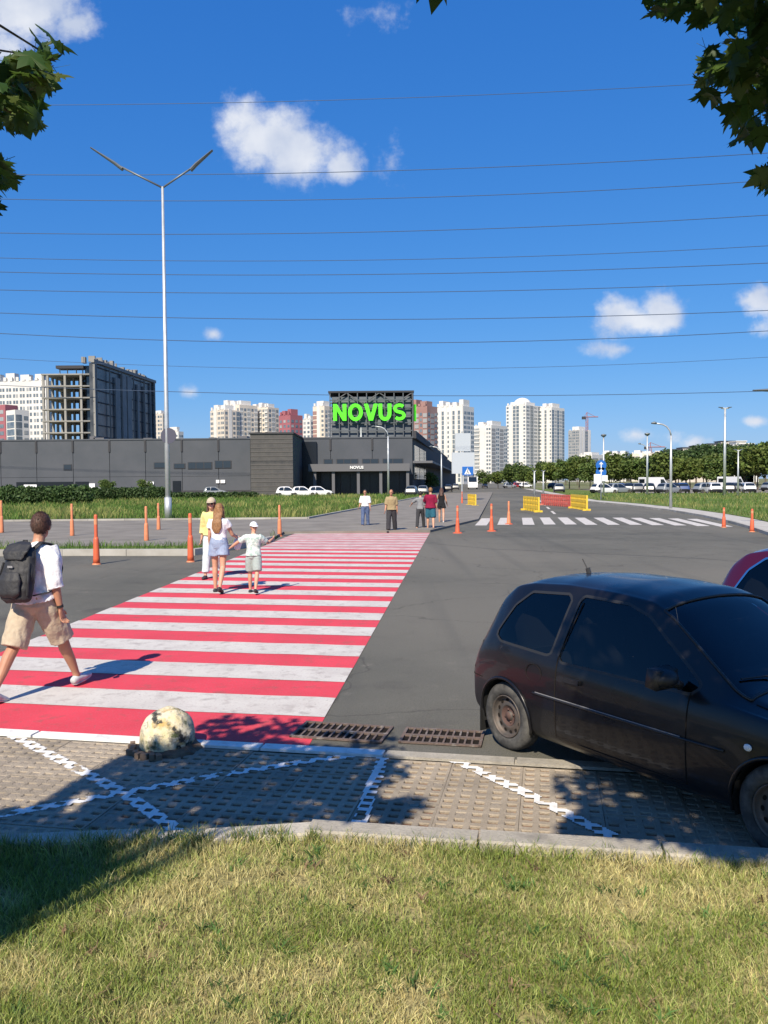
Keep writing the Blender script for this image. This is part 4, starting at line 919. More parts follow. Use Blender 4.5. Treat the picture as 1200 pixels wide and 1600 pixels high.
b_ = MB(); b_.box((cx_,-.17,cz_),(hs_*2,.05,hs_*2*.8)); cs = b_.build('crossing_plate', MT['blue'], t)
b_ = MB(); b_.poly([(cx_-hs_*.62,-.20,cz_-hs_*.6),(cx_+hs_*.62,-.20,cz_-hs_*.6),(cx_,-.20,cz_+hs_*.62)]); b_.build('white_triangle', MT['signwhite'], cs)
b_ = MB(); b_.tube([(cx_-.12,-.215,cz_-hs_*.5),(cx_,-.215,cz_-.02),(cx_+.14,-.215,cz_-hs_*.5)], .03, 5); b_.tube([(cx_,-.215,cz_-.05),(cx_+.02,-.215,cz_+.15)], .04, 5); b_.ellipsoid((cx_+.03,-.215,cz_+.22),(.05,.02,.05),8,6); b_.build('walking_figure', MT['black'], cs)
pb = gp(939,783); t = empty('sign_mast', pb, 0, 'mast with two blue round signs above small white plates at the right verge', 'road sign')
def zz(y): return at(939,y,pb.y).z
b_ = MB(); b_.tube([(0,0,0),(0,0,zz(719))], .06, 8); b_.build('pole', MT['lampgrey'], t)
for y_ in (727, 738):
    b_ = MB(); b_.lathe([(.01,-.12),(.52,-.12),(.52,-.08),(.01,-.08)], (-.02,0,zz(y_)), 24, axis='Y'); ds = b_.build('round_plate', MT['blue'], t)
    b_ = MB(); b_.box((-.02,-.135,zz(y_)-.05),(.10,.02,.5)); b_.poly([(-.24,-.14,zz(y_)+.1),(.20,-.14,zz(y_)+.1),(-.02,-.14,zz(y_)+.34)]); b_.build('arrow', MT['signwhite'], ds)
for (x_, y_, w_, h_2) in ((-.35,748,.75,.9),(.35,747,.55,.55)):
    b_ = MB(); b_.box((x_,-.1,zz(y_)),(w_,.05,h_2)); b_.build('plate', MT['signwhite'], t)
# ------------------------------------------------------------------ painted concrete hemisphere
ph = gp(252,1187,-.02); ph.y += .21
MT['dome'] = mat('peeling_yellow_paint', (.62,.52,.28), .85, col2=(.66,.62,.50), nscale=6, bump=.5, bscale=30, layers=[((.50,.34,.12), 7, 5, .52, .64), ((.10,.12,.045), 8.5, 4, .535, .64), ((.035,.035,.03), 6.4, 3, .56, .63), ((.30,.26,.20), 30, 5, .56, .66)])
t = empty('parking_stopper', ph, .4, 'peeling yellow concrete half sphere standing between paving and crosswalk', 'bollard')
b_ = MB(); pr2 = [(.001,.345)]
for i in range(1, 15):
    a_ = R(90-i*6.3); pr2.append((.215*math.cos(a_), .135+.212*math.sin(a_)))
pr2 += [(.205,.06),(.19,.03)]
b_.lathe(pr2[::-1], (0,0,0), 40); dm = b_.mesh('dome', MT['dome'], True)
for v_ in dm.vertices:
    n_ = noise.noise(Vector(v_.co)*9)*.008+noise.noise(Vector(v_.co)*30)*.003; v_.co = v_.co*(1+n_/.2); v_.co.x -= max(0,.12-v_.co.z)*.25*max(0,-v_.co.x/.2)
fix_normals(dm); inst(dm, 'dome', t)
b_ = MB(); b_.lathe([(.001,.075),(.20,.075),(.245,.045),(.27,.01)], (0,0,0), 30); bs = b_.mesh('broken_base', mat('dirty_base', (.10,.06,.045), 1, col2=(.20,.13,.08), nscale=12, bump=.6), False)
for v_ in bs.vertices: v_.co.x *= 1+noise.noise(Vector(v_.co)*11)*.25; v_.co.y *= 1+noise.noise(Vector(v_.co)*13+Vector((5,0,0)))*.25
inst(bs, 'base', t)
b_ = MB()
for i in range(9):
    a_ = R(150+i*12); r_ = .25+random.random()*.07; b_.box((r_*math.cos(a_), r_*math.sin(a_), .04), (.06,.04,.045), random.random()*3)
b_.build('rubble', mat('rubble', (.22,.15,.10), 1), t, kind='stuff')
# ------------------------------------------------------------------ CARS
KEY = np.array([ # x, zbelt, wr, zr, zt, w
[0.00,.56,.58,.60,.62,.66],[.05,.66,.61,.73,.755,.735],[.13,.79,.60,.94,.965,.765],[.27,.86,.575,1.18,1.215,.785],[.42,.885,.56,1.285,1.345,.80],[.60,.89,.553,1.315,1.39,.805],
[1.0,.87,.556,1.335,1.42,.81],[1.5,.85,.56,1.325,1.42,.81],[1.85,.838,.562,1.30,1.395,.81],[2.02,.83,.574,1.245,1.325,.81],[2.30,.822,.61,1.07,1.15,.808],[2.60,.815,.655,.885,.955,.80],
[2.75,.808,.665,.85,.905,.797],[3.1,.78,.64,.80,.855,.785],[3.4,.70,.58,.735,.78,.75],[3.58,.61,.51,.64,.67,.685],[3.69,.51,.43,.54,.56,.58],[3.73,.44,.36,.46,.48,.50]])
for r_ in KEY:
    for c_ in (3,4):
        if r_[c_] > .88: r_[c_] = .88+(r_[c_]-.88)*1.085
xf = np.linspace(0, 3.73, 374); KF = np.stack([np.interp(xf, KEY[:,0], KEY[:,i]) for i in range(1,6)], 1)
def smooth(a, k):
    p = np.pad(a, ((k,k),(0,0)), mode='reflect', reflect_type='odd'); ker = np.hanning(2*k+3)[1:-1]; ker /= ker.sum()
    return np.stack([np.convolve(p[:,i], ker, 'valid') for i in range(a.shape[1])], 1)
KF = smooth(KF, 7)
def section(x):
    zb, wr, zr, zt, w_ = [float(np.interp(x, xf, KF[:,i])) for i in range(5)]
    zs = .20 + max(0,(.25-x))*.25 + max(0,(x-3.35))*.3
    P = [(w_-.07, zs), (w_-.022, zs+.06), (w_-.004, .42), (w_, .54), (w_-.008, .5*(.54+zb)+.02), (w_-.035, zb), (.5*(w_-.035+wr)+.012, .5*(zb+zr)), (wr, zr), (wr-.07, zr+(zt-zr)*.48), (wr*.55, zt-(zt-zr)*.16), (0, zt)]
    if x < .12 or x > 3.5: P[2] = (w_-.004, min(.42, zs+.14)); P[3] = (w_, .5*(P[2][1]+zb)); P[4] = (w_-.004, .25*P[2][1]+.75*zb)
    return P
IR = 7
def sect_pts(x, per):
    P = [Vector(p) for p in section(x)]; out = []; n = len(P)
    for i in range(n-1):
        p0 = P[i-1] if i > 0 else P[i]*2-P[i+1]; p1 = P[i]; p2 = P[i+1]; p3 = P[i+2] if i+2 < n else Vector((-P[i][0], P[i][1]))
        for k in range(per):
            t = k/per; out.append(0.5*((2*p1)+(-p0+p2)*t+(2*p0-5*p1+4*p2-p3)*t*t+(-p0+3*p1-3*p2+p3)*t**3))
    out.append(P[-1]); return np.array([tuple(p) for p in out])
def side_y(x, z):
    s = sect_pts(max(0.001, min(3.72, x)), 8); m = (7*8)+6; s = s[:m]; return float(np.interp(z, np.maximum.accumulate(s[:,1]), s[:,0]))
def poly_sdf(P, x, z):
    P = np.array(P); d = 1e9; inside = False; n = len(P)
    for i in range(n):
        a = P[i]; b = P[(i+1) % n]; e = b-a; t = max(0, min(1, ((x-a[0])*e[0]+(z-a[1])*e[1])/(e@e)))
        q = a+e*t; d = min(d, math.hypot(x-q[0], z-q[1]))
        if (a[1] > z) != (b[1] > z) and x < (b[0]-a[0])*(z-a[1])/(b[1]-a[1])+a[0]: inside = not inside
    return -d if inside else d
RW = [(.40,.955),(.52,1.16),(.66,1.262),(1.06,1.285),(1.085,1.27),(1.035,.915),(1.01,.905),(.46,.925)]
DW = [(1.165,.90),(1.225,1.275),(1.245,1.288),(1.66,1.278),(1.86,1.225),(2.36,.905),(2.33,.88),(1.19,.878)]
UPZ = lambda z: .88+(z-.88)*1.085 if z > .88 else z
RW = [(x, UPZ(z)) for x, z in RW]; DW = [(x, UPZ(z)) for x, z in DW]
AX = (.535, 2.975); AR = .315; AZ = .285
RND = .018
def make_car_meshes(hi=True, paint=None, glass=None, trim=None, plastic=None):
    per = 6 if hi else 2
    xs = list(np.linspace(0.001, 3.729, 170 if hi else 40))
    for xx_ in (.15,.40,1.965,2.70,3.42,3.60): xs[int(np.argmin([abs(q-xx_) for q in xs]))] = xx_
    G = []
    for x in xs:
        s = sect_pts(x, per); L_ = np.column_stack([np.full(len(s), x), s[:,0], s[:,1]]); Rr = L_[:-1][::-1].copy(); Rr[:,1] *= -1; G.append(np.vstack([L_, Rr]))
    G = np.array(G); nx_, nt_ = G.shape[:2]; nhalf = (nt_+1)//2; cell = .022 if hi else .08
    circ = lambda x, z: min(math.hypot(x-AX[0], z-AZ), math.hypot(x-AX[1], z-AZ))-AR
    def win(x, z): return min(poly_sdf(RW, x, z), poly_sdf(DW, x, z))-RND
    iroof = IR*per
    def split(poly, fn, lev):
        vals = [fn(p[0], p[2])-lev for p in poly]
        if all(v <= 0 for v in vals): return poly, None
        if all(v >= 0 for v in vals): return None, poly
        ins, outs = [], []; n = len(poly)
        for i in range(n):
            p, q, vp, vq = poly[i], poly[(i+1) % n], vals[i], vals[(i+1) % n]
            (ins if vp <= 0 else outs).append(p)
            if (vp <= 0) != (vq <= 0):
                t = vp/(vp-vq); x = p[0]+(q[0]-p[0])*t; y = p[1]+(q[1]-p[1])*t; z = p[2]+(q[2]-p[2])*t; m = (x, y, z); ins.append(m); outs.append(m)
        return (ins if len(ins) > 2 else None), (outs if len(outs) > 2 else None)
    cats = {k: [] for k in ('body','side_glass','window_trim','windscreen','rear_window','bumper','headlight')}
    for i in range(nx_-1):
        for j in range(nt_-1):
            q = [tuple(G[i,j]), tuple(G[i,j+1]), tuple(G[i+1,j+1]), tuple(G[i+1,j])]; c = (G[i,j]+G[i,j+1]+G[i+1,j+1]+G[i+1,j])/4; jj = min(j, nt_-2-j); x, y, z = c
            rest = q
            if jj < iroof+1 and z < .80: _, rest = split(rest, circ, 0)
            if rest is None: continue
            if jj < iroof+3 and .3 < x < 2.5 and z > .8:
                g_, rest = split(rest, win, 0)
                if g_: cats['side_glass'].append(g_)
                if rest:
                    g_, rest = split(rest, win, .020)
                    if g_: cats['window_trim'].append(g_)
                if rest is None: continue
            cat_ = 'body'
            if jj >= iroof+(2 if hi else 1):
                if 1.965 <= x <= 2.70: cat_ = 'windscreen'
                elif .15 <= x <= .40: cat_ = 'rear_window'
            if cat_ == 'body' and ((x < .40 and z < .54) or (x > 3.38 and z < .50)): cat_ = 'bumper'
            if cat_ == 'body' and x > 3.44 and x < 3.62 and .56 < z < .70 and abs(y) > .42: cat_ = 'headlight'
            cats[cat_].append(rest)
    # end caps
    out = {}
    for k_, f in cats.items():
        if not f: continue
        m_ = MB()
        for q in f:
            if k_ in ('side_glass','windscreen','rear_window') and hi:
                q = [(v[0], v[1]*.993, v[2]-.003) for v in q]
            m_.poly(q)
        if k_ == 'bumper':
            m_.poly([tuple(v) for v in G[0]]); m_.poly([tuple(v) for v in G[-1][::-1]])
        me = m_.mesh(k_, {'body':paint,'side_glass':glass,'windscreen':glass,'rear_window':glass,'window_trim':trim,'bumper':plastic,'headlight':MT['headlamp']}[k_], True)
        fix_normals(me)
        for p in me.polygons: p.use_smooth = True
        out[k_] = me
    # recalc normals of separate patches: flip so that normals point outwards
    for me in out.values():
        s_ = 0
        for p in me.polygons: c = p.center; s_ += p.normal.dot(Vector((c.x-1.8, c.y*2, c.z-.6)))*p.area
        if s_ < 0: me.flip_normals()
    return out
MT['headlamp'] = mat('headlamp_glass', (.10,.11,.12), .08); MT['tyre'] = mat('dusty_tyre', (.035,.034,.032), .9, col2=(.11,.105,.095), nscale=9, nlo=.4, nhi=.7)
MT['rim'] = mat('dull_steel_rim', (.085,.078,.072), .6, .4, col2=(.14,.11,.09), nscale=14); MT['hub'] = mat('rusty_hub', (.09,.05,.04), .8, col2=(.09,.05,.04), nscale=20)
MT['intr'] = mat('car_interior', (.035,.035,.04), .9); MT['plastic'] = mat('black_plastic', (.012,.012,.014), .5); MT['redlamp'] = mat('red_lamp', (.45,.02,.02), .2)
MT['carblack'] = mat('dusty_black_paint', (.0040,.0042,.0055), .28, col2=(.0075,.0070,.0078), nscale=2.5, spec=.4, rvar=(3,.26,.38)); MT['carblack'].node_tree.nodes['Principled BSDF'].inputs['Coat Weight'].default_value = .25
MT['carred'] = mat('maroon_paint', (.05,.003,.014), .2); MT['carred'].node_tree.nodes['Principled BSDF'].inputs['Coat Weight'].default_value = .6
MT['trimblk'] = mat('black_rubber_trim', (.02,.02,.02), .5); MT['chrome'] = mat('chrome', (.75,.75,.76), .15, 1); MT['rubglint'] = mat('painted_strip_highlight', (.20,.20,.21), .4)
GLS = glass_mat('tinted_car_glass', (.34,.38,.38)); GLD = mat('dark_car_glass', (.012,.017,.022), .06, spec=.9)
def wheel_hi(side):
    m_ = MB(); r0, r1, hw = .175, .283, .082
    tp = [(r0,-hw*.75),(r0+.01,-hw*.98),(r0+.05,-hw*1.05),(r1-.03,-hw*.98),(r1-.006,-hw*.72),(r1,-hw*.4),(r1,hw*.4),(r1-.006,hw*.72),(r1-.03,hw*.98),(r0+.05,hw*1.05),(r0+.01,hw*.98),(r0,hw*.75)]
    m_.lathe(tp, (0,0,0), 48, axis='Y'); tyre = m_.mesh('tyre', MT['tyre'], True); fix_normals(tyre)
    m_ = MB(); m_.lathe([(.176,.078),(.170,.084),(.163,.070),(.158,.045),(.145,.036),(.120,.040),(.098,.052),(.085,.050),(.070,.028),(.04,.024),(.034,.050),(.001,.052)], (0,0,0), 48, axis='Y')
    m_.lathe([(.177,-.07),(.176,.078)], (0,0,0), 48, axis='Y'); rim = m_.mesh('rim', MT['rim'], True); fix_normals(rim)
    m_ = MB(); c = Vector((.131, .0430, 0)); t = Vector((0,0,1)); r_ = Vector((1,0,0))
    m_.poly([tuple(c+t*math.cos(q)*.018+r_*math.sin(q)*.013) for q in np.linspace(0,2*math.pi,11)[:-1]])
    hol = m_.mesh('vent_hole', MT['pit'])
    m_ = MB(); m_.lathe([(.083,.052),(.06,.034),(.036,.030),(.030,.056),(.001,.058)], (0,0,0), 24, axis='Y')
    for k in range(4):
        a = 2*math.pi*k/4+.4; m_.lathe([(.009,.03),(.009,.043),(.001,.045)], (math.cos(a)*.052,0,math.sin(a)*.052), 6, axis='Y')
    hub = m_.mesh('hub', MT['hub'], True); fix_normals(hub)
    return tyre, rim, hol, hub
WH = None
def near_car(loc, rz, label, cat, meshes, sc=(1,1,1), extras=True, trimmat=None):
    global WH
    t = empty('parked_car', loc, rz, label, cat, 'cars parked nose-in at the lawn'); t.scale = sc
    for k_, me in meshes.items(): inst(me, k_, t)
    if WH is None: WH = wheel_hi(1)
    for ax in AX:
        for s_ in (1, -1):
            wz = empty('wheel', (ax, s_*.70, .283), 0); wz.parent = t; wz.rotation_euler = (0, random.random()*6, 0 if s_ > 0 else math.pi)
            for me, nm in zip(WH, ('tyre','rim','vent_hole','hub')):
                if nm != 'vent_hole': inst(me, nm, wz)
                else:
                    for k in range(12): inst(me, nm, wz, (0,0,0), Euler((0, 2*math.pi*k/12, 0)))
    # wheel housings, underbody
    b_ = MB()
    for ax in AX:
        for s_ in (1,-1):
            pts = [(ax+AR*1.0*math.cos(R(a)), AZ+AR*1.0*math.sin(R(a))) for a in range(-20, 201, 20)]
            for (p, q) in zip(pts[:-1], pts[1:]): b_.quad((p[0], s_*.775, p[1]), (q[0], s_*.775, q[1]), (q[0], s_*.45, q[1]), (p[0], s_*.45, p[1]))
            b_.poly([(p[0], s_*.45, p[1]) for p in pts])
    b_.box((1.85,0,.235),(3.3,1.0,.07)); b_.box((1.75,0,.235),(1.8,1.42,.06)); b_.build('underbody', MT['trimblk'], t)
    # arch lips
    for ax in AX:
        for s_ in (1,-1):
            b_ = MB(); pts = []
            for a in range(-14, 195, 8):
                x = ax+(AR+.006)*math.cos(R(a)); z = AZ+(AR+.006)*math.sin(R(a)); pts.append((x, s_*(side_y(x, max(.24,z))+.004), z))
            b_.tube(pts, .014, 6); b_.build('wheel_arch_lip', meshes['body'].materials[0], t, smooth=True)
    # door seams, rub strip, sill line
    for s_ in (1,-1):
        def on(x, z, o=.0015): return (x, s_*(side_y(x,z)+o), z)
        b_ = MB(); b_.tube([on(1.145,z) for z in np.linspace(.27,.88,12)]+[on(1.15+.09*(z-.88)/.42,z) for z in np.linspace(.90,1.30,6)], .004, 5); b_.tube([on(2.34,z) for z in np.linspace(.27,.86,12)], .004, 5)
        b_.tube([on(x,.272) for x in np.linspace(1.145,2.34,14)], .004, 5); b_.build('door_seam', MT['pit'], t)
        b_ = MB(); b_.tube([on(x,.565,.004) for x in np.linspace(.90,2.62,30)], (.010), 6); b_.build('rub_strip', MT['plastic'], t, smooth=True)
        b_ = MB(); b_.tube([on(x,.576,.006) for x in np.linspace(.93,2.30,26)], (.0035), 5); b_.build('strip_highlight', MT['rubglint'], t)  # thin paler tube: painted highlight along the rub strip
        b_ = MB(); b_.box((1.33, s_*(side_y(1.33,.74)+.012), .74),(.15,.03,.035)); b_.build('door_handle', MT['plastic'], t)
        # mirror
        b_ = MB(); b_.box((2.25, s_*.93, .965),(.09,.19,.125), mat=Matrix.Rotation(R(8),3,'Y')); b_.ellipsoid((2.285, s_*.93, .965),(.07,.095,.062),16,10); b_.tube([(2.28,s_*.78,.90),(2.27,s_*.86,.935)], .03, 8); mm_ = b_.build('door_mirror', MT['plastic'], t, smooth=True)
        b_ = MB(); b_.ellipsoid(on(2.78,.63,.006),(.028,.012,.022),12,8); b_.build('side_indicator', MT['signwhite'], t, smooth=True)
        b_ = MB(); pp = [(x, z) for x, z in ((.035,.62),(.10,.62),(.17,.86),(.115,.86))]; b_.quad(*[(p[0], s_*(side_y(p[0],p[1])+.006), p[1]) for p in pp]); b_.build('tail_lamp', MT['redlamp'], t)
        b_ = MB(); b_.box((.17,s_*.68,.20),(.012,.15,.26)); b_.build('mud_flap', MT['trimblk'], t)
    # windscreen seal, bonnet seam, bumper seam
    kk = IR*6+2
    for xs_l, nm in ((np.linspace(1.965,2.70,14),'windscreen_seal'),):
        for s_ in (1,-1):
            pp = [sect_pts(x,6)[kk] for x in xs_l]; b_ = MB(); b_.tube([(x, s_*p[0], p[1]+.003) for x, p in zip(xs_l, pp)], .011, 6); b_.build(nm, MT['trimblk'], t, smooth=True)
        for xc_ in (1.965, 2.70):
            sp_ = sect_pts(xc_,6)[kk:]; ring = [(xc_, p[0], p[1]+.003) for p in sp_]; ring = ring+[(xc_, -p[0], p[1]+.003) for p in sp_[::-1][1:]]; b_ = MB(); b_.tube(ring, .011, 6); b_.build(nm, MT['trimblk'], t, smooth=True)
    for s_ in (1,-1):
        xs_l = np.linspace(2.74,3.5,16); b_ = MB(); b_.tube([(x, s_*sect_pts(x,6)[IR*6+1][0], sect_pts(x,6)[IR*6+1][1]+.001) for x in xs_l], .004, 5); b_.build('bonnet_seam', MT['pit'], t)
        b_ = MB(); b_.tube([(x, s_*(side_y(x,.56)+.001), .56) for x in np.linspace(.02,.23,8)], .004, 5); b_.build('bumper_seam', MT['pit'], t)
        b_ = MB(); b_.tube([(.90+.09*math.cos(a), s_*(side_y(.90,.72)+.002), .72+.07*math.sin(a)) for a in np.linspace(0,2*math.pi,17)], .003, 4); 
        if s_ < 0: b_.build('fuel_flap_seam', MT['pit'], t)
    # interior
    for (x, y) in ((1.45,.33),(1.45,-.33),(.75,.3),(.75,-.3)):
        b_ = MB(); b_.box((x,y,.50),(.50,.46,.18)); b_.box((x-.27,y,.80),(.13,.46,.62), mat=Matrix.Rotation(R(-14),3,'Y')); b_.ellipsoid((x-.36,y,1.13),(.05,.12,.09),12,8); b_.build('seat', MT['intr'], t)
    b_ = MB(); b_.box((2.32,0,.76),(.42,1.34,.22)); b_.build('dashboard', MT['intr'], t)
    b_ = MB(); b_.tube([(2.02+.05*math.sin(a)*.4, .34+.18*math.cos(a), .90+.18*math.sin(a)) for a in np.linspace(0,2*math.pi,21)], .013, 6); b_.build('steering_wheel', MT['intr'], t)
    b_ = MB(); b_.box((1.5,0,.33),(2.3,1.35,.06)); b_.box((.42,0,.80),(.3,1.2,.05)); b_.build('cabin_floor', MT['intr'], t)
    b_ = MB(); b_.box((2.16,0,1.22),(.03,.22,.06)); b_.build('rear_view_mirror', MT['intr'], t)
    for (x_, y0_) in ((2.66,.45),(2.66,-.1)):
        b_ = MB(); zc_ = lambda x, y: float(np.interp(abs(y), sect_pts(x,6)[::-1,0], sect_pts(x,6)[::-1,1]))
        b_.tube([(2.70,y0_,zc_(2.7,y0_)+.012),(2.60,y0_-.25,zc_(2.6,y0_-.25)+.016),(2.56,y0_-.45,zc_(2.56,y0_-.45)+.014)], .007, 5); b_.build('wiper', MT['trimblk'], t)
    if extras:
        b_ = MB(); b_.tube([(.72,0,1.43),(.70,0,1.485)], .02, 8); b_.tube([(.70,0,1.475),(.64,0,1.56)], .006, 6); b_.build('antenna', MT['trimblk'], t)
        b_ = MB(); b_.ellipsoid((2.62,-.18,.935),(.05,.09,.03),10,6); b_.build('thing_on_dashboard', MT['wbeige'], t)
    b_ = MB(); zz_ = [ (x, s_) for x in (0,) for s_ in (1,)]
    return t
HI = make_car_meshes(True, MT['carblack'], GLS, MT['trimblk'], MT['plastic'])
HIR = {k: m.copy() for k, m in HI.items()}
for k, m in HIR.items():
    if k in ('body','bumper'): m.materials.clear(); m.materials.append(MT['carred'])
    if k == 'window_trim': m.materials.clear(); m.materials.append(MT['chrome'])
# black hatchback: solve heading from the two wheel contact points on the near side
CARP = dict(rear=(790,1172), heading=-58.0, scale=.945)
rc = gp(*CARP['rear']); hd = R(CARP['heading']); sc_ = CARP['scale']; fw = Vector((math.cos(hd), math.sin(hd), 0)); lf = Vector((-fw.y, fw.x, 0))
# the camera sees the car's right-hand-of-photo heading; its seen flank is on the side facing the lens
# wheel track: visible flank is local -y
org = rc - fw*(AX[0]*sc_) + lf*(.78*sc_)
car = near_car(org, hd, 'dusty black three-door hatchback parked on the paving at the right', 'car', HI, (sc_,sc_,sc_))
org2 = org + lf*2.98 + fw*(-.02)
car2 = near_car(org2, hd+R(1.5), 'maroon hatchback with bright window trim, cut by the right edge behind the black one', 'car', HIR, (1.0,1.0,1.02), extras=False)
# ------------------------------------------------------------------ distant cars
LO = {}
def far_paint(name, c): 
    if name not in MT: MT[name] = mat(name, c, .3)
    return MT[name]
lo_base = make_car_meshes(False, MT['carblack'], GLD, GLD, MT['plastic'])
m_ = MB(); m_.lathe([(.001,-.08),(.27,-.08),(.285,-.05),(.285,.05),(.27,.08),(.001,.08)], (0,0,0), 14, axis='Y'); lo_wh = m_.mesh('wheel', MT['tyre']); fix_normals(lo_wh)
def far_car(px_, Y, rz, colr, cname, label, group, sc=(1,1,1), van=False, lift=0.0):
    p = at(px_, 752, Y); t = empty('parked_car' if not van else 'van', (p.x, Y, lift), R(rz), label, 'car' if not van else 'van', group)
    t.scale = sc; pm = far_paint(cname, colr); key = (cname, van)
    if key not in LO:
        if van:
            b_ = MB(); b_.prism([(.0,-.9),(4.9,-.9),(4.9,.9),(.0,.9)], .35, 1.1); 
            m2 = MB(); prof = [(0,.35),(0,2.35),(.1,2.45),(3.6,2.45),(4.4,1.35),(5.2,1.15),(5.3,.9),(5.3,.35)]
            n = len(prof); m2.v = [(x,-.95,z) for x,z in prof]+[(x,.95,z) for x,z in prof]
            m2.f = [tuple(range(n)), tuple(range(2*n-1,n-1,-1))]+[(i,n+i,n+(i+1)%n,(i+1)%n) for i in range(n)]; m2.m = [0]*len(m2.f); bd = m2.mesh('body', pm); fix_normals(bd)
            g = MB(); g.quad((3.62,-.8,2.4),(3.62,.8,2.4),(4.38,.8,1.42),(4.38,-.8,1.42)); 
            for v_ in range(len(g.v)): g.v[v_] = (g.v[v_][0]+.03, g.v[v_][1], g.v[v_][2]+.03)
            for s_ in (-.96,.96): g.quad((3.0,s_,2.1),(3.6,s_,2.1),(4.1,s_,1.45),(3.0,s_,1.45))
            g.quad((-.01,-.7,2.15),(-.01,.7,2.15),(-.01,.7,1.5),(-.01,-.7,1.5)); LO[key] = {'body': bd}
            for q_, nm_ in enumerate(('windscreen','side_window','side_window','rear_window')):
                g2 = MB(); g2.poly([g.v[i_] for i_ in g.f[q_]]); LO[key][nm_+'#'*(q_ == 2)] = g2.mesh(nm_, GLD)
        else:
            LO[key] = {}
            for k_, me in lo_base.items():
                m2 = me.copy() if k_ == 'body' else me
                if k_ == 'body': m2.materials.clear(); m2.materials.append(pm)
                LO[key][k_] = m2
    for k_, me in LO[key].items(): inst(me, k_.strip('#'), t)
    for ax in ((.7,4.4) if van else AX):
        for s_ in (.72,-.72): inst(lo_wh, 'wheel', t, (ax, s_*(1.2 if van else 1), .285), sc=(1.2 if van else 1))
    return t
W_ = (.72,.72,.72); BK = (.02,.02,.025); SV = (.22,.24,.26); BL = (.03,.07,.20); GY = (.14,.15,.16); RD = (.35,.03,.03)
G1 = 'cars in the car park beyond the right verge'
fc = [(874,132,80,GY,'grey','grey car seen end-on below the left trees, past the red barrier'),(926,122,20,W_,'white','white car at the left end of the car park row'),(950,123,25,SV,'silver','silver car standing directly right of the blue signs'),
      (968,125,70,BL,'blue','blue car right of the silver one by the blue signs'),(983,124,75,BK,'black','black car in the row left of the white van roof'),(998,123,80,GY,'grey','dark grey car in front of the white van roof'),
      (1014,121,70,BK,'black','black car between the thin crowned mast and the curved lamp'),(1031,120,30,SV,'silver','silver car just left of the curved street lamp'),(1054,121,75,BK,'black','black car partly hidden by the curved street lamp'),
      (1069,121,80,BL,'blue','blue car just right of the curved street lamp'),(1087,119,15,SV,'silver','silver car seen from the side, right of the blue one'),(1106,122,60,SV,'silver','silver car left of the white one seen from behind'),
      (1120,117,86,W_,'white','white car seen from behind, left of the tallest mast'),(1140,118,70,BK,'black','black car at the foot of the tallest mast'),(1153,119,80,GY,'grey','dark grey car beside the shorter mast'),(1173,117,82,W_,'white','white car at the right end of the row'),
      (1194,134,20,SV,'silver','silver car at the right edge, behind the end of the row')]
for (px_, Y, rz, c, cn, lb) in fc: far_car(px_, Y, rz, c, 'far_'+cn, lb, G1, sc=(1.1,1.1,1.08))
far_car(1003,138,20,W_,'far_white','white van whose roof shows above the dark cars','vans among the parked cars',van=True)
far_car(1128,140,30,W_,'far_white','white van standing behind the white car seen from behind','vans among the parked cars',van=True)
G2 = 'cars parked at the foot of the mall wall'
for (px_, Y, rz, c, cn, lb) in ((409,125,10,W_,'white','white car at the mall wall left of the brick block'),(431,117,5,W_,'white','left one of three white cars before the brick block'),(455,117,5,W_,'white','middle one of three white cars before the brick block'),(480,118,8,W_,'white','right one of three white cars, at the corner of the brick block'),
      (318,128,5,SV,'silver','silver car at the mall wall near the thin lamp pole'),(641,112,80,GY,'grey','grey car parked at the mall corner behind the walking men'),(660,118,85,GY,'grey','dark car just right of the grey one at the mall corner'),(58,127,5,W_,'white','white car behind the hedge at the far left'),(144,127,5,W_,'white','white car behind the end of the tall hedge')):
    far_car(px_, Y, rz, c, 'far_'+cn, lb, G2, lift=.05)
far_car(738,210,-95,W_,'far_white','white truck coming down the side street under the blue crossing sign',None,van=True,sc=(1.2,1.25,1.25))
G3 = 'cars far down the side street'
for i, (px_, Y, rz, c, cn, lb) in enumerate(((757,240,-95,BK,'black','black car far down the side street right of the white truck'),(712,190,85,GY,'grey','grey car far down the side street left of the white truck'),(700,160,85,BK,'black','dark car in front of the mall side canopy'),
      (787,230,15,SV,'silver','silver car far off, leftmost of the row below the twin towers'),(800,236,20,RD,'red','small red car in the far row below the domed tower'),(812,232,15,W_,'white','white car in the far row below the twin towers'),(858,205,30,BK,'black','black car in the far row left of the grey one'))):
    far_car(px_, Y, rz, c, 'far_'+cn, lb, G3)
# ------------------------------------------------------------------ PEOPLE
def hairmat(n, c): return mat(n, c, .65, col2=tuple(v*.6 for v in c), nscale=40, ndetail=2)
MT['skin'] = mat('skin', (.52,.27,.17), .55, col2=(.58,.32,.21), nscale=6); MT['skintan'] = mat('tanned_skin', (.40,.19,.11), .55, col2=(.46,.23,.14), nscale=6)
MT['hairbr'] = hairmat('brown_hair', (.095,.045,.03)); MT['hairdk'] = hairmat('dark_hair', (.03,.022,.018)); MT['hairlt'] = hairmat('light_brown_hair', (.30,.15,.06)); MT['hairgr'] = hairmat('grey_hair', (.25,.23,.21))
def cloth(n, c, c2=None, sc=14, **k): return mat(n, c, .9, col2=c2 or tuple(v*.85 for v in c), nscale=sc, bump=.35, bscale=38, spec=.15, **k)
MT['cwhite'] = cloth('white_cotton', (.80,.80,.82)); MT['cbeige'] = cloth('beige_cotton', (.50,.42,.31)); MT['cyel'] = cloth('yellow_cotton', (.78,.66,.28)); MT['cdenim'] = cloth('light_denim', (.22,.28,.42), (.32,.38,.50), 9)
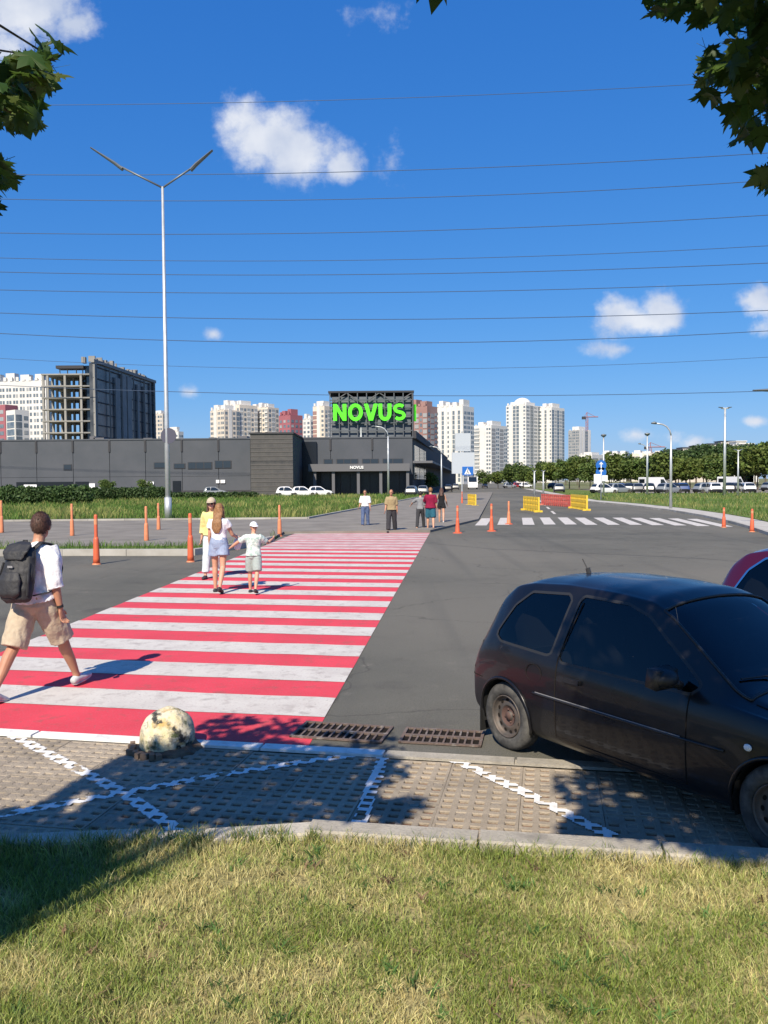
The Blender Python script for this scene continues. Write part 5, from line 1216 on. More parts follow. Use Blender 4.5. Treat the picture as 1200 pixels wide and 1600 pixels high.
MT['cljeans'] = cloth('pale_jeans', (.60,.66,.68)); MT['cjeans'] = cloth('blue_jeans', (.07,.10,.20), (.12,.16,.27), 8); MT['ckhaki'] = cloth('khaki_cotton', (.34,.27,.15)); MT['cdark'] = cloth('dark_trousers', (.05,.05,.055))
MT['cmar'] = cloth('maroon_cotton', (.24,.015,.05)); MT['cteal'] = cloth('teal_cotton', (.03,.12,.17)); MT['cblack'] = cloth('black_cotton', (.02,.02,.022)); MT['cgrey'] = cloth('grey_cotton', (.26,.27,.28)); MT['cprint'] = cloth('printed_cotton', (.72,.76,.72), (.30,.42,.38), 16); MT['cmint'] = cloth('grey_green_cotton', (.36,.42,.40))
MT['shoew'] = mat('white_shoe', (.62,.62,.60), .6, col2=(.40,.42,.42), nscale=12); MT['shoed'] = mat('dark_shoe', (.03,.03,.035), .6); MT['lens'] = mat('sunglass_lens', (.01,.01,.01), .1); MT['lip'] = mat('lips', (.42,.14,.11), .5); MT['eyew'] = mat('eye_dark', (.03,.02,.02), .3)
MT['packfab'] = mat('black_nylon', (.018,.018,.020), .65, col2=(.03,.03,.033), nscale=8, bump=.5, bscale=22); MT['packtrim'] = mat('pack_logo_grey', (.25,.25,.26), .5)
def rx(v, a): c, s = math.cos(R(a)), math.sin(R(a)); return Vector((v[0], v[1]*c-v[2]*s, v[1]*s+v[2]*c))
def remesh(mbx, name, mat_, vox, wr=0.0, seed=0, sm=1):
    me = mbx.mesh(name, mat_); r = evaluated(me, [('REMESH', dict(mode='VOXEL', voxel_size=vox, use_smooth_shade=True)), ('SMOOTH', dict(factor=.5, iterations=2*sm))])
    if wr:
        r.calc_normals_split() if hasattr(r,'calc_normals_split') else None
        co = np.empty(len(r.vertices)*3); r.vertices.foreach_get('co', co); no = np.empty(len(r.vertices)*3); r.vertices.foreach_get('normal', no); co = co.reshape(-1,3); no = no.reshape(-1,3)
        d = np.array([noise.noise(Vector((c[0]*11+seed, c[1]*11, c[2]*7+c[0]*5)))+.6*noise.noise(Vector((c[0]*26, c[1]*26+seed, c[2]*13+c[1]*9))) for c in co])
        co += no*(d*wr)[:,None]; r.vertices.foreach_set('co', co.ravel())
    r.polygons.foreach_set('use_smooth', [True]*len(r.polygons)); r.materials.clear(); r.materials.append(mat_); r.update(); return r
def person(loc, face, h, label, legs, arms, top=None, bottom=None, shoes='shoew', hair=None, skin='skin', lean=3, head=(0,0), female=False, cap=None, glasses=False, vox=.012, group=None, longhair=None, fat=1.0, name='person', extras=None):
    t = empty(name, loc, face, label, 'person', group); s = h/1.75; t.scale = (s,s,s)
    hip = .94; TH, SHN = .44, .43
    J = {}
    low = 9
    for i, sd in ((0,-1),(1,1)):
        f, k, ab, ft = legs[i]
        H0 = Vector((sd*.088, 0, 0)); d = Vector((sd*math.sin(R(ab)), math.sin(R(f)), -math.cos(R(f)))).normalized(); K = H0+d*TH
        d2 = Vector((sd*math.sin(R(ab))*.6, math.sin(R(f-k)), -math.cos(R(f-k)))).normalized(); A = K+d2*SHN
        def ftp(p, A=A, ft=ft): return A+rx(p, ft)
        J[i] = (H0, K, A, ftp, ft)
        for p in ((0,-.06,-.075),(0,.17,-.075)): low = min(low, ftp(p).z)
    up = -low
    for i in (0,1):
        H0, K, A, ftp, ft = J[i]; U_ = Vector((0,0,up)); f2 = (lambda p, g=ftp, U_=U_: g(p)+U_); J[i] = (H0+U_, K+U_, A+U_, f2, ft)
    pz = up
    def sp(z, y=0, x=0):                                                 # spine point: height above hip line
        return Vector((x, 0, pz)) + rx((0, y, z), -lean)
    w_ = .92 if female else 1.0; b = MB()
    tor = [(-.09,.02,.10*fat,.085*fat),(-.04,.0,.160*w_*fat,.105*fat),(.04,-.005,.165*fat,.112*fat),(.12,.0,.150*w_*fat,.102*fat),(.20,.0,.140*w_*fat,.098*fat),(.30,.0,.158*w_*fat,.108*fat),(.40,-.005,.172*w_*fat,.112*fat),(.47,-.01,.165*w_,.095),(.505,-.01,.115*w_,.075),(.53,-.008,.062,.060)]
    b.tube([sp(a,y) for a,y,_,_ in tor], [(rx_, ry_) for _,_,rx_,ry_ in tor], 20, sq=(1,0,0))
    b.tube([sp(.49,-.01), sp(.56,.005), sp(.62,.015)], [.060,.052,.055], 14)
    hy, hp = head
    Hc = sp(.685,.025); HM_ = Matrix.Rotation(R(hy),3,'Z') @ Matrix.Rotation(R(-hp),3,'X')
    def hd_(v): return Hc + HM_ @ Vector(v)
    def hell(c, r, mb_, seg=18, rings=12):
        mb_.ellipsoid(hd_(c), r, seg, rings, mat=HM_)
    hell((0,-.008,.02),(.074,.094,.098), b); hell((0,.030,-.045),(.054,.060,.070), b); hell((0,.068,-.085),(.026,.024,.024), b)
    hell((0,.098,-.012),(.013,.020,.022), b); hell((0,.082,.012),(.010,.016,.032), b); hell((.076,-.005,-.005),(.010,.022,.032), b); hell((-.076,-.005,-.005),(.010,.022,.032), b)
    hell((0,.078,.028),(.050,.018,.012), b)
    gt, gb, sh = MB(), MB(), []
    for i, sd in ((0,-1),(1,1)):
        H0, K, A, ftp, ft = J[i]
        b.tube([H0+Vector((0,0,.06)), H0.lerp(K,.15), H0.lerp(K,.45), H0.lerp(K,.85), K, K.lerp(A,.25)+rx((0,-.012,0),0), K.lerp(A,.6), K.lerp(A,.9), A+Vector((0,0,-.01))], [.075*fat,.086*fat*w_**.5,.075*fat,.056,.054,.056,.046,.034,.035], 14, sq=(1,0,0))
        b.tube([ftp((0,-.055,-.045)), ftp((0,.0,-.035)), ftp((0,.08,-.052)), ftp((0,.15,-.062)), ftp((0,.175,-.064))], [(.030,.028),(.034,.036),(.040,.024),(.040,.014),(.022,.010)], 12, sq=(1,0,0))
        m_ = MB(); m_.tube([ftp((0,-.078,-.045)), ftp((0,-.065,-.040)), ftp((0,.0,-.030)), ftp((0,.08,-.048)), ftp((0,.15,-.055)), ftp((0,.195,-.060)), ftp((0,.205,-.062))], [(.020,.025),(.037,.040),(.043,.050),(.048,.034),(.047,.025),(.030,.018),(.01,.01)], 14, sq=(1,0,0))
        m_.tube([ftp((0,-.07,-.074)), ftp((0,.0,-.074)), ftp((0,.1,-.074)), ftp((0,.17,-.072)), ftp((0,.205,-.066))], [(.036,.012),(.040,.012),(.050,.012),(.042,.012),(.012,.010)], 12, sq=(1,0,0)); sh.append(m_)
    AJ = {}
    for i, sd in ((0,-1),(1,1)):
        f, ab, fl, tw = arms[i]
        S = sp(.445,-.01, sd*.168*w_)
        d = Vector((sd*math.sin(R(ab)), math.sin(R(f))*math.cos(R(ab)), -math.cos(R(f))*math.cos(R(ab)))).normalized(); E = S+d*.285
        ff = f+fl; ab2 = ab*.55+tw
        d2 = Vector((sd*math.sin(R(ab2)), math.sin(R(ff))*math.cos(R(ab2)), -math.cos(R(ff))*math.cos(R(ab2)))).normalized(); Wp = E+d2*.245
        AJ[i] = (S, E, Wp, d, d2)
        b.tube([sp(.43,-.01,sd*.11*w_), S, S.lerp(E,.3), S.lerp(E,.8), E, E.lerp(Wp,.25), E.lerp(Wp,.7), Wp], [.052,.052*fat,.047*fat,.040,.038,.040,.031,.024], 12)
        side = Vector((0,1,0))-d2*d2.y; side = side.normalized() if side.length > .2 else Vector((0,0,1))          # thumb side: forward
        nrm = d2.cross(side)*1.0
        Pm = Wp+d2*.085
        b.tube([Wp, Wp+d2*.03, Pm], [(.024,.017),(.036,.016),(.038,.014)], 12, sq=tuple(side))
        for q, (o_, ln_) in enumerate(((.028,.078),(.010,.088),(-.009,.082),(-.027,.066))):
            p0 = Wp+d2*.07+side*o_; p1 = Pm+side*o_*1.15; c1 = p1+(d2*.85-nrm*sd*-.35)*ln_*.45; c2_ = c1+(d2*.55-nrm*sd*-.75)*ln_*.5
            b.tube([p0,p1,c1,c2_], [.0095,.0092,.0085,.0070], 8)
        p0 = Wp+d2*.025+side*.025; p1 = p0+(d2*.6+side*.75)*.035; p2 = p1+(d2*.9+side*.25)*.032; b.tube([Wp+d2*.015+side*.01,p0,p1,p2], [.012,.013,.011,.008], 8)
    body = remesh(b, 'body', MT[skin], vox*.55 if vox < .01 else vox*.75); inst(body, 'body', t)
    if top:
        hem, slv, ex, m_ = top['hem'], top['sleeve'], top.get('ease',.016), MT[top['mat']]
        zz_ = [a for a in tor if a[0] >= hem-.001 and a[0] <= .51]
        pts = [(hem, 0, zz_[0][2]+ex*1.3+top.get('flare',0), zz_[0][3]+ex*1.3+top.get('flare',0))]+[(a,y,p+ex,q+ex*1.15) for a,y,p,q in zz_]+[(.525,-.008,.075,.070)]
        if len(pts) > 2 and abs(pts[0][0]-pts[1][0]) < .01: pts.pop(1)
        gt.tube([sp(a,y) for a,y,_,_ in pts], [(p,q) for _,_,p,q in pts], 22, sq=(1,0,0))
        for i, sd in ((0,-1),(1,1)):
            S, E, Wp, d, d2 = AJ[i]; tot = .285+.245
            def pa_(u):
                l_ = u*tot; return S+d*l_ if l_ <= .285 else E+d2*(l_-.285)
            if slv > 0:
                us = [0,.12,.25,.4,.52,.6,.75,.9,1.0]; us = [u for u in us if u < slv]+[slv]
                gt.tube([sp(.425,-.01,sd*.09*w_)]+[pa_(u) for u in us], [.066]+[(.066-.026*min(1,u*1.0))*(1+.0)+ex*.7+(.006 if u == slv else 0) for u in us], 14)
        me = remesh(gt, top.get('name','shirt'), m_, vox, .012 if vox < .01 else .008, (len(label)*7+ord(label[9])) % 50); inst(me, top.get('name','shirt'), t)
    if bottom:
        m_ = MT[bottom['mat']]; ln = bottom['len']; fl = bottom.get('flare',.02); nm = bottom.get('name','trousers'); ex = .014
        wz = bottom.get('waist',.10)
        pts = [(-.10,.02,.11,.095),(-.04,0,.162*w_*fat+ex,.112*fat+ex),(.04,-.005,.165*fat+ex,.115*fat+ex),(wz,0,.152*w_*fat+ex,.104*fat+ex)]
        gb.tube([sp(a,y) for a,y,_,_ in pts], [(p,q) for _,_,p,q in pts], 22, sq=(1,0,0))
        for i in (0,1):
            H0, K, A, ftp, ft = J[i]
            def pl(u): return H0.lerp(K, u/.5) if u <= .5 else K.lerp(A, (u-.5)/.5)
            us = [0,.08,.2,.35,.45,.55,.7,.85,1.0]; us = [u for u in us if u < ln]+[ln]
            rad = lambda u: float(np.interp(u, [0,.1,.25,.45,.6,1.0], [.092,.098,.088,.070,.066,.052]))*fat
            gb.tube([H0+Vector((0,0,.07))]+[pl(u) for u in us], [.085]+[rad(u)+ex*.6+fl*u/max(ln,.1) for u in us], 16, sq=(1,0,0))
        me = remesh(gb, nm, m_, vox, .011 if vox < .01 else .007, 3+(len(label)*7+ord(label[9])) % 50); inst(me, nm, t)
        if bottom.get('belt'):
            m_ = MB(); m_.tube([sp(wz-.025), sp(wz+.005)], [(.152*w_*fat+ex+.006,.104*fat+ex+.006)]*2, 24, sq=(1,0,0), cap=False); m_.build('belt', MT['black'], t)
    for m_ in sh:
        me = m_.mesh('shoe', MT[shoes]); me = evaluated(me, [('SUBSURF', dict(levels=1))]); me.polygons.foreach_set('use_smooth', [True]*len(me.polygons)); inst(me, 'shoe', t)
    # hair, face, cap
    if hair:
        m_ = MB(); m_.ellipsoid((0,-.014,.026),(.083,.100,.104),24,16); keep = []
        for f in m_.f:
            c = sum((Vector(m_.v[i]) for i in f), Vector())/4
            if c.z > float(np.interp(c.y, [-.10,-.045,-.01,.035,.055,.09], [-.075,-.062,-.012,.020,.070,.088])) : keep.append(f)
        m_.f = keep; m_.m = [0]*len(keep); m_.v = [tuple(hd_(v)) for v in m_.v]
        me = m_.mesh('hair', MT[hair]); me = evaluated(me, [('SOLIDIFY', dict(thickness=.005, offset=1)), ('SUBSURF', dict(levels=1))])
        for v in me.vertices: v.co += Vector((noise.noise(v.co*60), noise.noise(v.co*60+Vector((9,0,0))), noise.noise(v.co*50+Vector((0,7,0)))))*.006
        me.polygons.foreach_set('use_smooth', [True]*len(me.polygons)); me.materials.clear(); me.materials.append(MT[hair]); inst(me, 'hair', t)
    if longhair:
        m_ = MB(); L0, wdt = longhair
        m_.tube([hd_((0,-.035,.06)), hd_((0,-.075,.0)), hd_((0,-.085,-.08)), sp(.52,-.105), sp(.42,-.135), sp(.42-L0*.5,-.14), sp(.42-L0,-.135)], [(.06,.05),(.088,.05),(.092,.042),(wdt*.85,.038),(wdt,.032),(wdt*.95,.026),(wdt*.5,.012)], 18, sq=(1,0,0))
        for sx_ in (-1,1): m_.tube([hd_((sx_*.06,.02,.06)), hd_((sx_*.082,-.01,-.02)), hd_((sx_*.085,-.02,-.10)), sp(.46,.03,sx_*.10), sp(.38,.075,sx_*.095)], [.03,.03,.03,.026,.012], 8)
        me = remesh(m_, 'hair', MT[hair or 'hairlt'], vox, .012, 5); inst(me, 'long_hair', t)
    m_ = MB()
    for sx_ in (-1,1): m_.ellipsoid(hd_((sx_*.031,.083,.006)),(.013,.007,.006),10,6)
    m_.build('eye', MT['eyew'], t); m_ = MB(); m_.ellipsoid(hd_((0,.088,-.055)),(.023,.008,.006),10,6); m_.build('mouth', MT['lip'], t)
    if glasses:
        m_ = MB()
        for sx_ in (-1,1): m_.ellipsoid(hd_((sx_*.034,.092,.006)),(.030,.008,.021),14,8,mat=HM_); m_.tube([hd_((sx_*.062,.085,.012)), hd_((sx_*.08,.0,.012))], .004, 5)
        m_.build('sunglasses', MT['lens'], t)
    if cap:
        m_ = MB(); m_.ellipsoid((0,-.012,.032),(.092,.110,.108),24,14); m_.f = [f for f in m_.f if sum(m_.v[i][2] for i in f)/4 > .035]; m_.m = [0]*len(m_.f); m_.v = [tuple(hd_(v)) for v in m_.v]
        me = m_.mesh('cap', MT[cap]); me = evaluated(me, [('SOLIDIFY', dict(thickness=.008, offset=1))]); me.polygons.foreach_set('use_smooth', [True]*len(me.polygons)); inst(me, 'cap', t)
        m_ = MB(); pp = [hd_((.085*math.cos(a), .075+.10*math.sin(a), .048-.02*math.sin(a))) for a in np.linspace(0, math.pi, 13)]; m_.poly([tuple(p) for p in pp]); me = m_.mesh('cap_brim', MT[cap]); me = evaluated(me, [('SOLIDIFY', dict(thickness=.006))]); inst(me, 'cap_brim', t)
    return t, sp, AJ, J, hd_
def yaw_to(vec): return math.atan2(-vec[0], vec[1])                       # local +y looks along vec
# near man, seen from behind, striding away to the right
mn = gp(58,1086)
f1 = gp(125,1068); f0 = gp(14,1104); md = (f1-f0)
man, sp, AJ, J, hd_ = person(mn, yaw_to((md.x*1.0-.08, md.y)), 1.90, 'man in white shirt and beige shorts striding over the crosswalk at the left',
    legs=[(-21,14,3,-16),(29,4,4,8)], arms=[(14,8,14,0),(-8,10,18,0)], top=dict(mat='cwhite', hem=.03, sleeve=.62, ease=.026, flare=.01), bottom=dict(mat='cbeige', len=.50, flare=.034, name='shorts', waist=.12), shoes='shoew', hair='hairbr', skin='skintan', lean=7, head=(22,6), vox=.0085, fat=1.08)
hm = [c for c in man.children if c.name.startswith('hair')][0]
m_ = MB(); rr_ = random.Random(5); vs_ = [v for v in hm.data.vertices]
for k_ in range(5200):
    v = rr_.choice(vs_); n_ = v.normal; dn = Vector((rr_.gauss(0,.35), -.25+rr_.gauss(0,.3), -.75)); dn = (dn-n_*dn.dot(n_)); dn = (dn.normalized()+n_*rr_.uniform(.25,.75)).normalized()
    p = v.co+Vector((rr_.gauss(0,.004), rr_.gauss(0,.004), rr_.gauss(0,.004))); s2 = n_.cross(dn).normalized()*.0016; l_ = rr_.uniform(.010,.022); m_.poly([tuple(p-s2), tuple(p+s2), tuple(p+dn*l_)])
m_.build('hair_strands', MT['hairbr'], man, kind='stuff')
m_ = MB(); S, E, Wp, d, d2 = AJ[1]; m_.tube([Wp-d2*.035, Wp-d2*.012], .031, 12); m_.build('wrist_watch', MT['black'], man)
bp_ = empty('backpack', man.location, man.rotation_euler.z, 'black backpack hanging on the back of the striding man', 'backpack'); bp_.scale = man.scale
m_ = MB(); m_.tube([sp(-.01,-.24), sp(.02,-.245), sp(.10,-.245), sp(.25,-.235), sp(.40,-.215), sp(.47,-.19), sp(.50,-.165)], [(.12,.06),(.155,.095),(.168,.105),(.165,.10),(.145,.085),(.115,.065),(.06,.035)], 22, sq=(1,0,0))
me = remesh(m_, 'main_bag', MT['packfab'], .010, .010, 4); inst(me, 'main_bag', bp_)
m_ = MB(); m_.tube([sp(.03,-.335), sp(.06,-.345), sp(.18,-.345), sp(.25,-.33)], [(.08,.02),(.12,.035),(.12,.035),(.09,.02)], 18, sq=(1,0,0)); me = remesh(m_, 'front_pocket', MT['packfab'], .010, .007, 9); inst(me, 'front_pocket', bp_)
m_ = MB(); m_.tube([sp(.36,-.315), sp(.43,-.30), sp(.50,-.24), sp(.525,-.18)], [(.10,.012),(.135,.014),(.13,.016),(.08,.012)], 16, sq=(1,0,0)); me = remesh(m_, 'top_flap', MT['packfab'], .010, .006, 2); inst(me, 'top_flap', bp_)
for sx_ in (-1,1):
    m_ = MB(); m_.tube([sp(.47,-.15,sx_*.075), sp(.535,-.08,sx_*.095), sp(.525,.02,sx_*.11), sp(.44,.125,sx_*.125), sp(.30,.145,sx_*.145), sp(.16,.10,sx_*.17), sp(.08,-.05,sx_*.185), sp(.05,-.20,sx_*.15)], [(.030,.008)]*5+[(.018,.006)]*3, 10, sq=(1,0,0)); m_.build('shoulder_strap', MT['packfab'], bp_, smooth=True)
    m_ = MB(); m_.tube([sp(.05,-.29,sx_*.155), sp(.18,-.30,sx_*.16), sp(.34,-.27,sx_*.14)], (.010), 6); m_.build('side_strap', MT['packtrim'] if sx_ > 5 else MT['packfab'], bp_)
m_ = MB(); c_ = sp(.30,-.345); m_.box(tuple(c_), (.055,.008,.018)); m_.build('logo_patch', MT['packtrim'], bp_)
m_ = MB(); m_.tube([sp(.50,-.18,-.03), sp(.545,-.175,-.02), sp(.545,-.175,.02), sp(.50,-.18,.03)], .007, 6); m_.build('carry_loop', MT['packfab'], bp_)
# group on the crosswalk
pA = gp(333,903); person(pA, yaw_to((-.05,-1)), 1.80, 'woman in yellow shirt, pale jeans, cap and sunglasses walking towards the camera', legs=[(-14,22,2,-18),(16,4,2,4)], arms=[(10,10,12,0),(-12,12,20,0)],
    top=dict(mat='cyel', hem=.0, sleeve=.8, ease=.030, flare=.02), bottom=dict(mat='cljeans', len=.93, flare=.015), shoes='shoed', hair='hairbr', female=True, glasses=True, cap='cbeige', longhair=(.05,.09), vox=.013, group='people on and beyond the crosswalk')
pB = gp(343,926); wB, spB, AJB, _, _ = person(pB, yaw_to((.12,1)), 1.72, 'woman with long light brown hair and denim shorts, seen from behind', legs=[(6,4,1,0),(-8,24,1,-18)], arms=[(10,10,14,0),(24,16,52,-8)],
    top=dict(mat='cwhite', hem=.08, sleeve=.22, ease=.018), bottom=dict(mat='cdenim', len=.24, flare=.035, name='shorts', waist=.15), shoes='shoed', hair='hairlt', female=True, longhair=(.20,.105), vox=.012, head=(6,4), group='people on and beyond the crosswalk')
pC = gp(397,927); person(pC, yaw_to((.10,1)), 1.36, 'child in a white cap, printed light shirt and grey shorts on the crosswalk', legs=[(9,3,3,0),(-14,18,3,-14)], arms=[(8,62,16,18),(50,28,62,0)],
    top=dict(mat='cprint', hem=.0, sleeve=.40, ease=.028, flare=.012), bottom=dict(mat='cmint', len=.44, flare=.035, name='shorts'), shoes='shoed', hair='hairlt', cap='cwhite', vox=.014, head=(-150,0), group='people on and beyond the crosswalk')
bag = empty('plastic_bag', (0,0,0), 0, 'small white plastic bag held between the woman in denim shorts and the child', 'bag'); hwp = wB.matrix_basis @ (AJB[1][2]+AJB[1][4]*.10)
m_ = MB(); m_.ellipsoid((0,0,-.13),(.085,.05,.12),14,10); m_.tube([(0,0,-.03),(0,0,.01)], [.035,.012], 8); me = remesh(m_, 'bag', MT['cwhite'], .012, .02, 7); inst(me, 'bag_body', bag); bag.location = Matrix.Rotation(pB.x*0,4,'Z') @ hwp
m_ = MB(); m_.tube([(-.03,0,-.03),(-.02,0,.02),(.02,0,.02),(.03,0,-.03)], .005, 5); m_.build('handle', MT['cwhite'], bag)
pD = gp(571,824); person(pD, yaw_to((-.1,-1)), 1.72*1.02, 'far man in white shirt and blue jeans facing the camera, beyond the crosswalk', legs=[(-6,4,2,0),(12,6,2,4)], arms=[(6,10,18,0),(8,12,40,0)], top=dict(mat='cwhite', hem=.02, sleeve=.5, ease=.03, flare=.02), bottom=dict(mat='cjeans', len=.95, flare=.01), shoes='shoed', hair='hairdk', vox=.018, skin='skintan', group='people on and beyond the crosswalk')
pE = gp(612,832); person(pE, yaw_to((-.15,-1)), 1.80, 'bald man in khaki shirt and dark trousers at the far crosswalk end', legs=[(-12,6,2,-6),(16,6,2,6)], arms=[(-6,9,14,0),(12,9,14,0)], top=dict(mat='ckhaki', hem=-.02, sleeve=.5, ease=.03, flare=.015), bottom=dict(mat='cdark', len=.96, flare=.02), shoes='shoed', vox=.018, skin='skintan', group='people on and beyond the crosswalk', fat=1.1)
pF = gp(673,828.5); person(pF, yaw_to((.1,1)), 1.84, 'man in a maroon shirt and teal shorts seen from behind', legs=[(6,4,3,0),(-10,14,3,-8)], arms=[(40,18,70,0),(-4,12,18,0)], top=dict(mat='cmar', hem=-.03, sleeve=.5, ease=.035, flare=.02), bottom=dict(mat='cteal', len=.48, flare=.03, name='shorts'), shoes='shoed', hair='hairlt', vox=.018, fat=1.12, group='people on and beyond the crosswalk')
pG = gp(657,828); person(pG, yaw_to((.25,1)), 1.70, 'dark trousered walker with raised arm, just left of the man in maroon', legs=[(-14,6,2,-8),(16,4,2,4)], arms=[(35,50,20,0),(6,10,20,0)], top=dict(mat='cgrey', hem=.0, sleeve=.5, ease=.02), bottom=dict(mat='cdark', len=.95, flare=.01), shoes='shoed', hair='hairdk', vox=.018, female=True, fat=.9, group='people on and beyond the crosswalk')
pH = gp(690,818.5); person(pH, yaw_to((.15,1)), 1.78, 'woman in a short black dress walking away, right of the man in maroon', legs=[(8,4,2,0),(-12,16,2,-10)], arms=[(20,18,50,0),(10,14,30,0)], top=dict(mat='cblack', hem=-.09, sleeve=.0, ease=.018, flare=.03, name='dress'), bottom=dict(mat='cblack', len=.20, flare=.03, name='skirt'), shoes='shoew', hair='hairbr', vox=.018, female=True, longhair=(.02,.08), group='people on and beyond the crosswalk')
# ------------------------------------------------------------------ VEGETATION
def col_mesh(name, V, F, C, m_, tri=False):
    me = bpy.data.meshes.new(name); n = len(V); me.vertices.add(n); me.vertices.foreach_set('co', np.asarray(V, dtype=np.float32).ravel())
    F = np.asarray(F); k = F.shape[1]; me.loops.add(F.size); me.loops.foreach_set('vertex_index', F.ravel().astype(np.int32)); me.polygons.add(len(F)); me.polygons.foreach_set('loop_start', np.arange(0, F.size, k, dtype=np.int32))
    try: me.polygons.foreach_set('loop_total', np.full(len(F), k, dtype=np.int32))
    except Exception: pass
    ca = me.attributes.new('Col', 'FLOAT_COLOR', 'POINT'); c4 = np.ones((n,4), dtype=np.float32); c4[:,:3] = C; ca.data.foreach_set('color', c4.ravel()); me.materials.append(m_); me.update(calc_edges=True); me.validate(); return me
MT['blade'] = attr_mat('grass_blade', .75, .38); MT['leafc'] = attr_mat('tree_leaf', .6, .25); MT['maple'] = attr_mat('maple_leaf', .5, .42)
def blades(name, P, hgt, wid, C, base_z, kind='stuff', parent=None, lean=.5):
    n = len(P); a = rng.uniform(0, 2*math.pi, n); ln = rng.uniform(.1, lean, n)*hgt*1.3; la = rng.uniform(0, 2*math.pi, n)
    dx, dy = np.cos(a)*wid/2, np.sin(a)*wid/2; lx, ly = np.cos(la)*ln, np.sin(la)*ln
    V = np.zeros((n,5,3)); V[:,:,0] = P[:,0:1]; V[:,:,1] = P[:,1:2]; V[:,:,2] = base_z[:,None]
    V[:,0,0] -= dx; V[:,0,1] -= dy; V[:,1,0] += dx; V[:,1,1] += dy
    for k_, sx_ in ((2,-.8),(3,.8)):
        V[:,k_,0] += sx_*dx+lx*.35; V[:,k_,1] += sx_*dy+ly*.35; V[:,k_,2] += hgt*.6
    V[:,4,0] += lx; V[:,4,1] += ly; V[:,4,2] += hgt
    idx = np.arange(n)[:,None]*5; F = np.concatenate([idx+np.array([[0,1,3]]), idx+np.array([[0,3,2]]), idx+np.array([[2,3,4]])])
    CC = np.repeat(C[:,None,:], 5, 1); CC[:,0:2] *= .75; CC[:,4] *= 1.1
    me = col_mesh(name, V.reshape(-1,3), F, CC.reshape(-1,3), MT['blade']); return me
def vnoise(P, s, off=0, octs=3):
    return np.array([sum(noise.noise(Vector((p[0]*s*2**o+off, p[1]*s*2**o, off)))/2**o for o in range(octs)) for p in P])
# near lawn
NB = 215000
Yv = rng.beta(1.0, 1.25, NB)*3.9+1.35; Xv = rng.uniform(-1, 1, NB)*(Yv*.50+.45)
P = np.column_stack([Xv, Yv]); sd_ = np.maximum((P[:,0]-kb.x)*kn.x+(P[:,1]-kb.y)*kn.y, (P[:,0]-kb.x)*kn2.x+(P[:,1]-kb.y)*kn2.y); P = P[sd_ < -.185+rng.normal(0,.012,len(P))]
sd_ = np.maximum((P[:,0]-kb.x)*kn.x+(P[:,1]-kb.y)*kn.y, (P[:,0]-kb.x)*kn2.x+(P[:,1]-kb.y)*kn2.y)
g1 = np.linspace(-4,4,70); g2 = np.linspace(1,6,60)
def gridnoise(P, s, off, octs=3):
    nx, ny = 160, 110; gx = np.linspace(-3.6,3.6,nx); gy = np.linspace(1,5.6,ny)
    Gn = np.array([[sum(noise.noise(Vector((x*s*2**o+off, y*s*2**o, off)))/2**o for o in range(octs)) for y in gy] for x in gx])
    ix = np.clip(((P[:,0]+3.6)/7.2*(nx-1)).astype(int),0,nx-1); iy = np.clip(((P[:,1]-1)/4.6*(ny-1)).astype(int),0,ny-1); return Gn[ix,iy]
n1 = gridnoise(P, 1.3, 3.3, 4); n2 = gridnoise(P, 3.4, 8.1, 4)
dry = np.clip(.56+n1*.8+n2*.55+rng.normal(0,.24,len(P))+.10*(P[:,0]/2), 0, 1)
isdry = dry > .52
gcol = np.array([.23,.29,.065])[None]*rng.uniform(.5,1.5,(len(P),1))+rng.normal(0,.014,(len(P),3)); dcol = np.array([.72,.68,.34])[None]*rng.uniform(.55,1.25,(len(P),1))*np.array([1,.94,.88])**rng.uniform(0,2,(len(P),1)); mid = np.array([.42,.46,.15])[None]*rng.uniform(.75,1.3,(len(P),1))
C = np.where(isdry[:,None], dcol, gcol); mm = np.abs(dry-.50) < .16; C = np.where(mm[:,None], mid, C); C = np.clip(C, .01, 1)
hg = rng.uniform(.022,.055,len(P))*(1+.35*np.clip(n2,-1,1)); hg = np.where(isdry, hg*.8, hg); edge_ = np.clip((sd_+.42)/.24, 0, 1); hg *= 1+edge_*.9
hg *= np.where(P[:,0] < -1.0, 1.35, 1.0)
keep = rng.random(len(P)) < np.where((n2 > .42), .35, 1.0)
P, hg, C = P[keep], hg[keep], C[keep]
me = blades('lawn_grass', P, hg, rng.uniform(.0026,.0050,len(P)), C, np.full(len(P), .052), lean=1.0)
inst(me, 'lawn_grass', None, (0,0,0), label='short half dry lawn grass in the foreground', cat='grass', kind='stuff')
# broad leaved weeds and fallen dry stalks in the lawn
wp, wh, ww_, wc = [], [], [], []
for i in range(230):
    y = 1.6+3.2*rng.random(); x = rng.uniform(-1,1)*(y*.5+.3)
    if max((x-kb.x)*kn.x+(y-kb.y)*kn.y, (x-kb.x)*kn2.x+(y-kb.y)*kn2.y) > -.28: continue
    m = rng.integers(6, 15); tone = rng.uniform(.6,1.3); base = np.array([.10,.19,.05]) if rng.random() < .7 else np.array([.30,.20,.12])
    for k in range(m): wp.append((x+rng.normal(0,.022), y+rng.normal(0,.022))); wh.append(rng.uniform(.02,.05)); ww_.append(rng.uniform(.007,.014)); wc.append(base*tone*rng.uniform(.8,1.2))
inst(blades('lawn_weeds', np.array(wp), np.array(wh), np.array(ww_), np.array(wc), np.full(len(wp), .06), lean=1.8), 'lawn_weeds', None, label='small broad leaved weeds scattered in the foreground lawn', cat='weeds', kind='stuff')
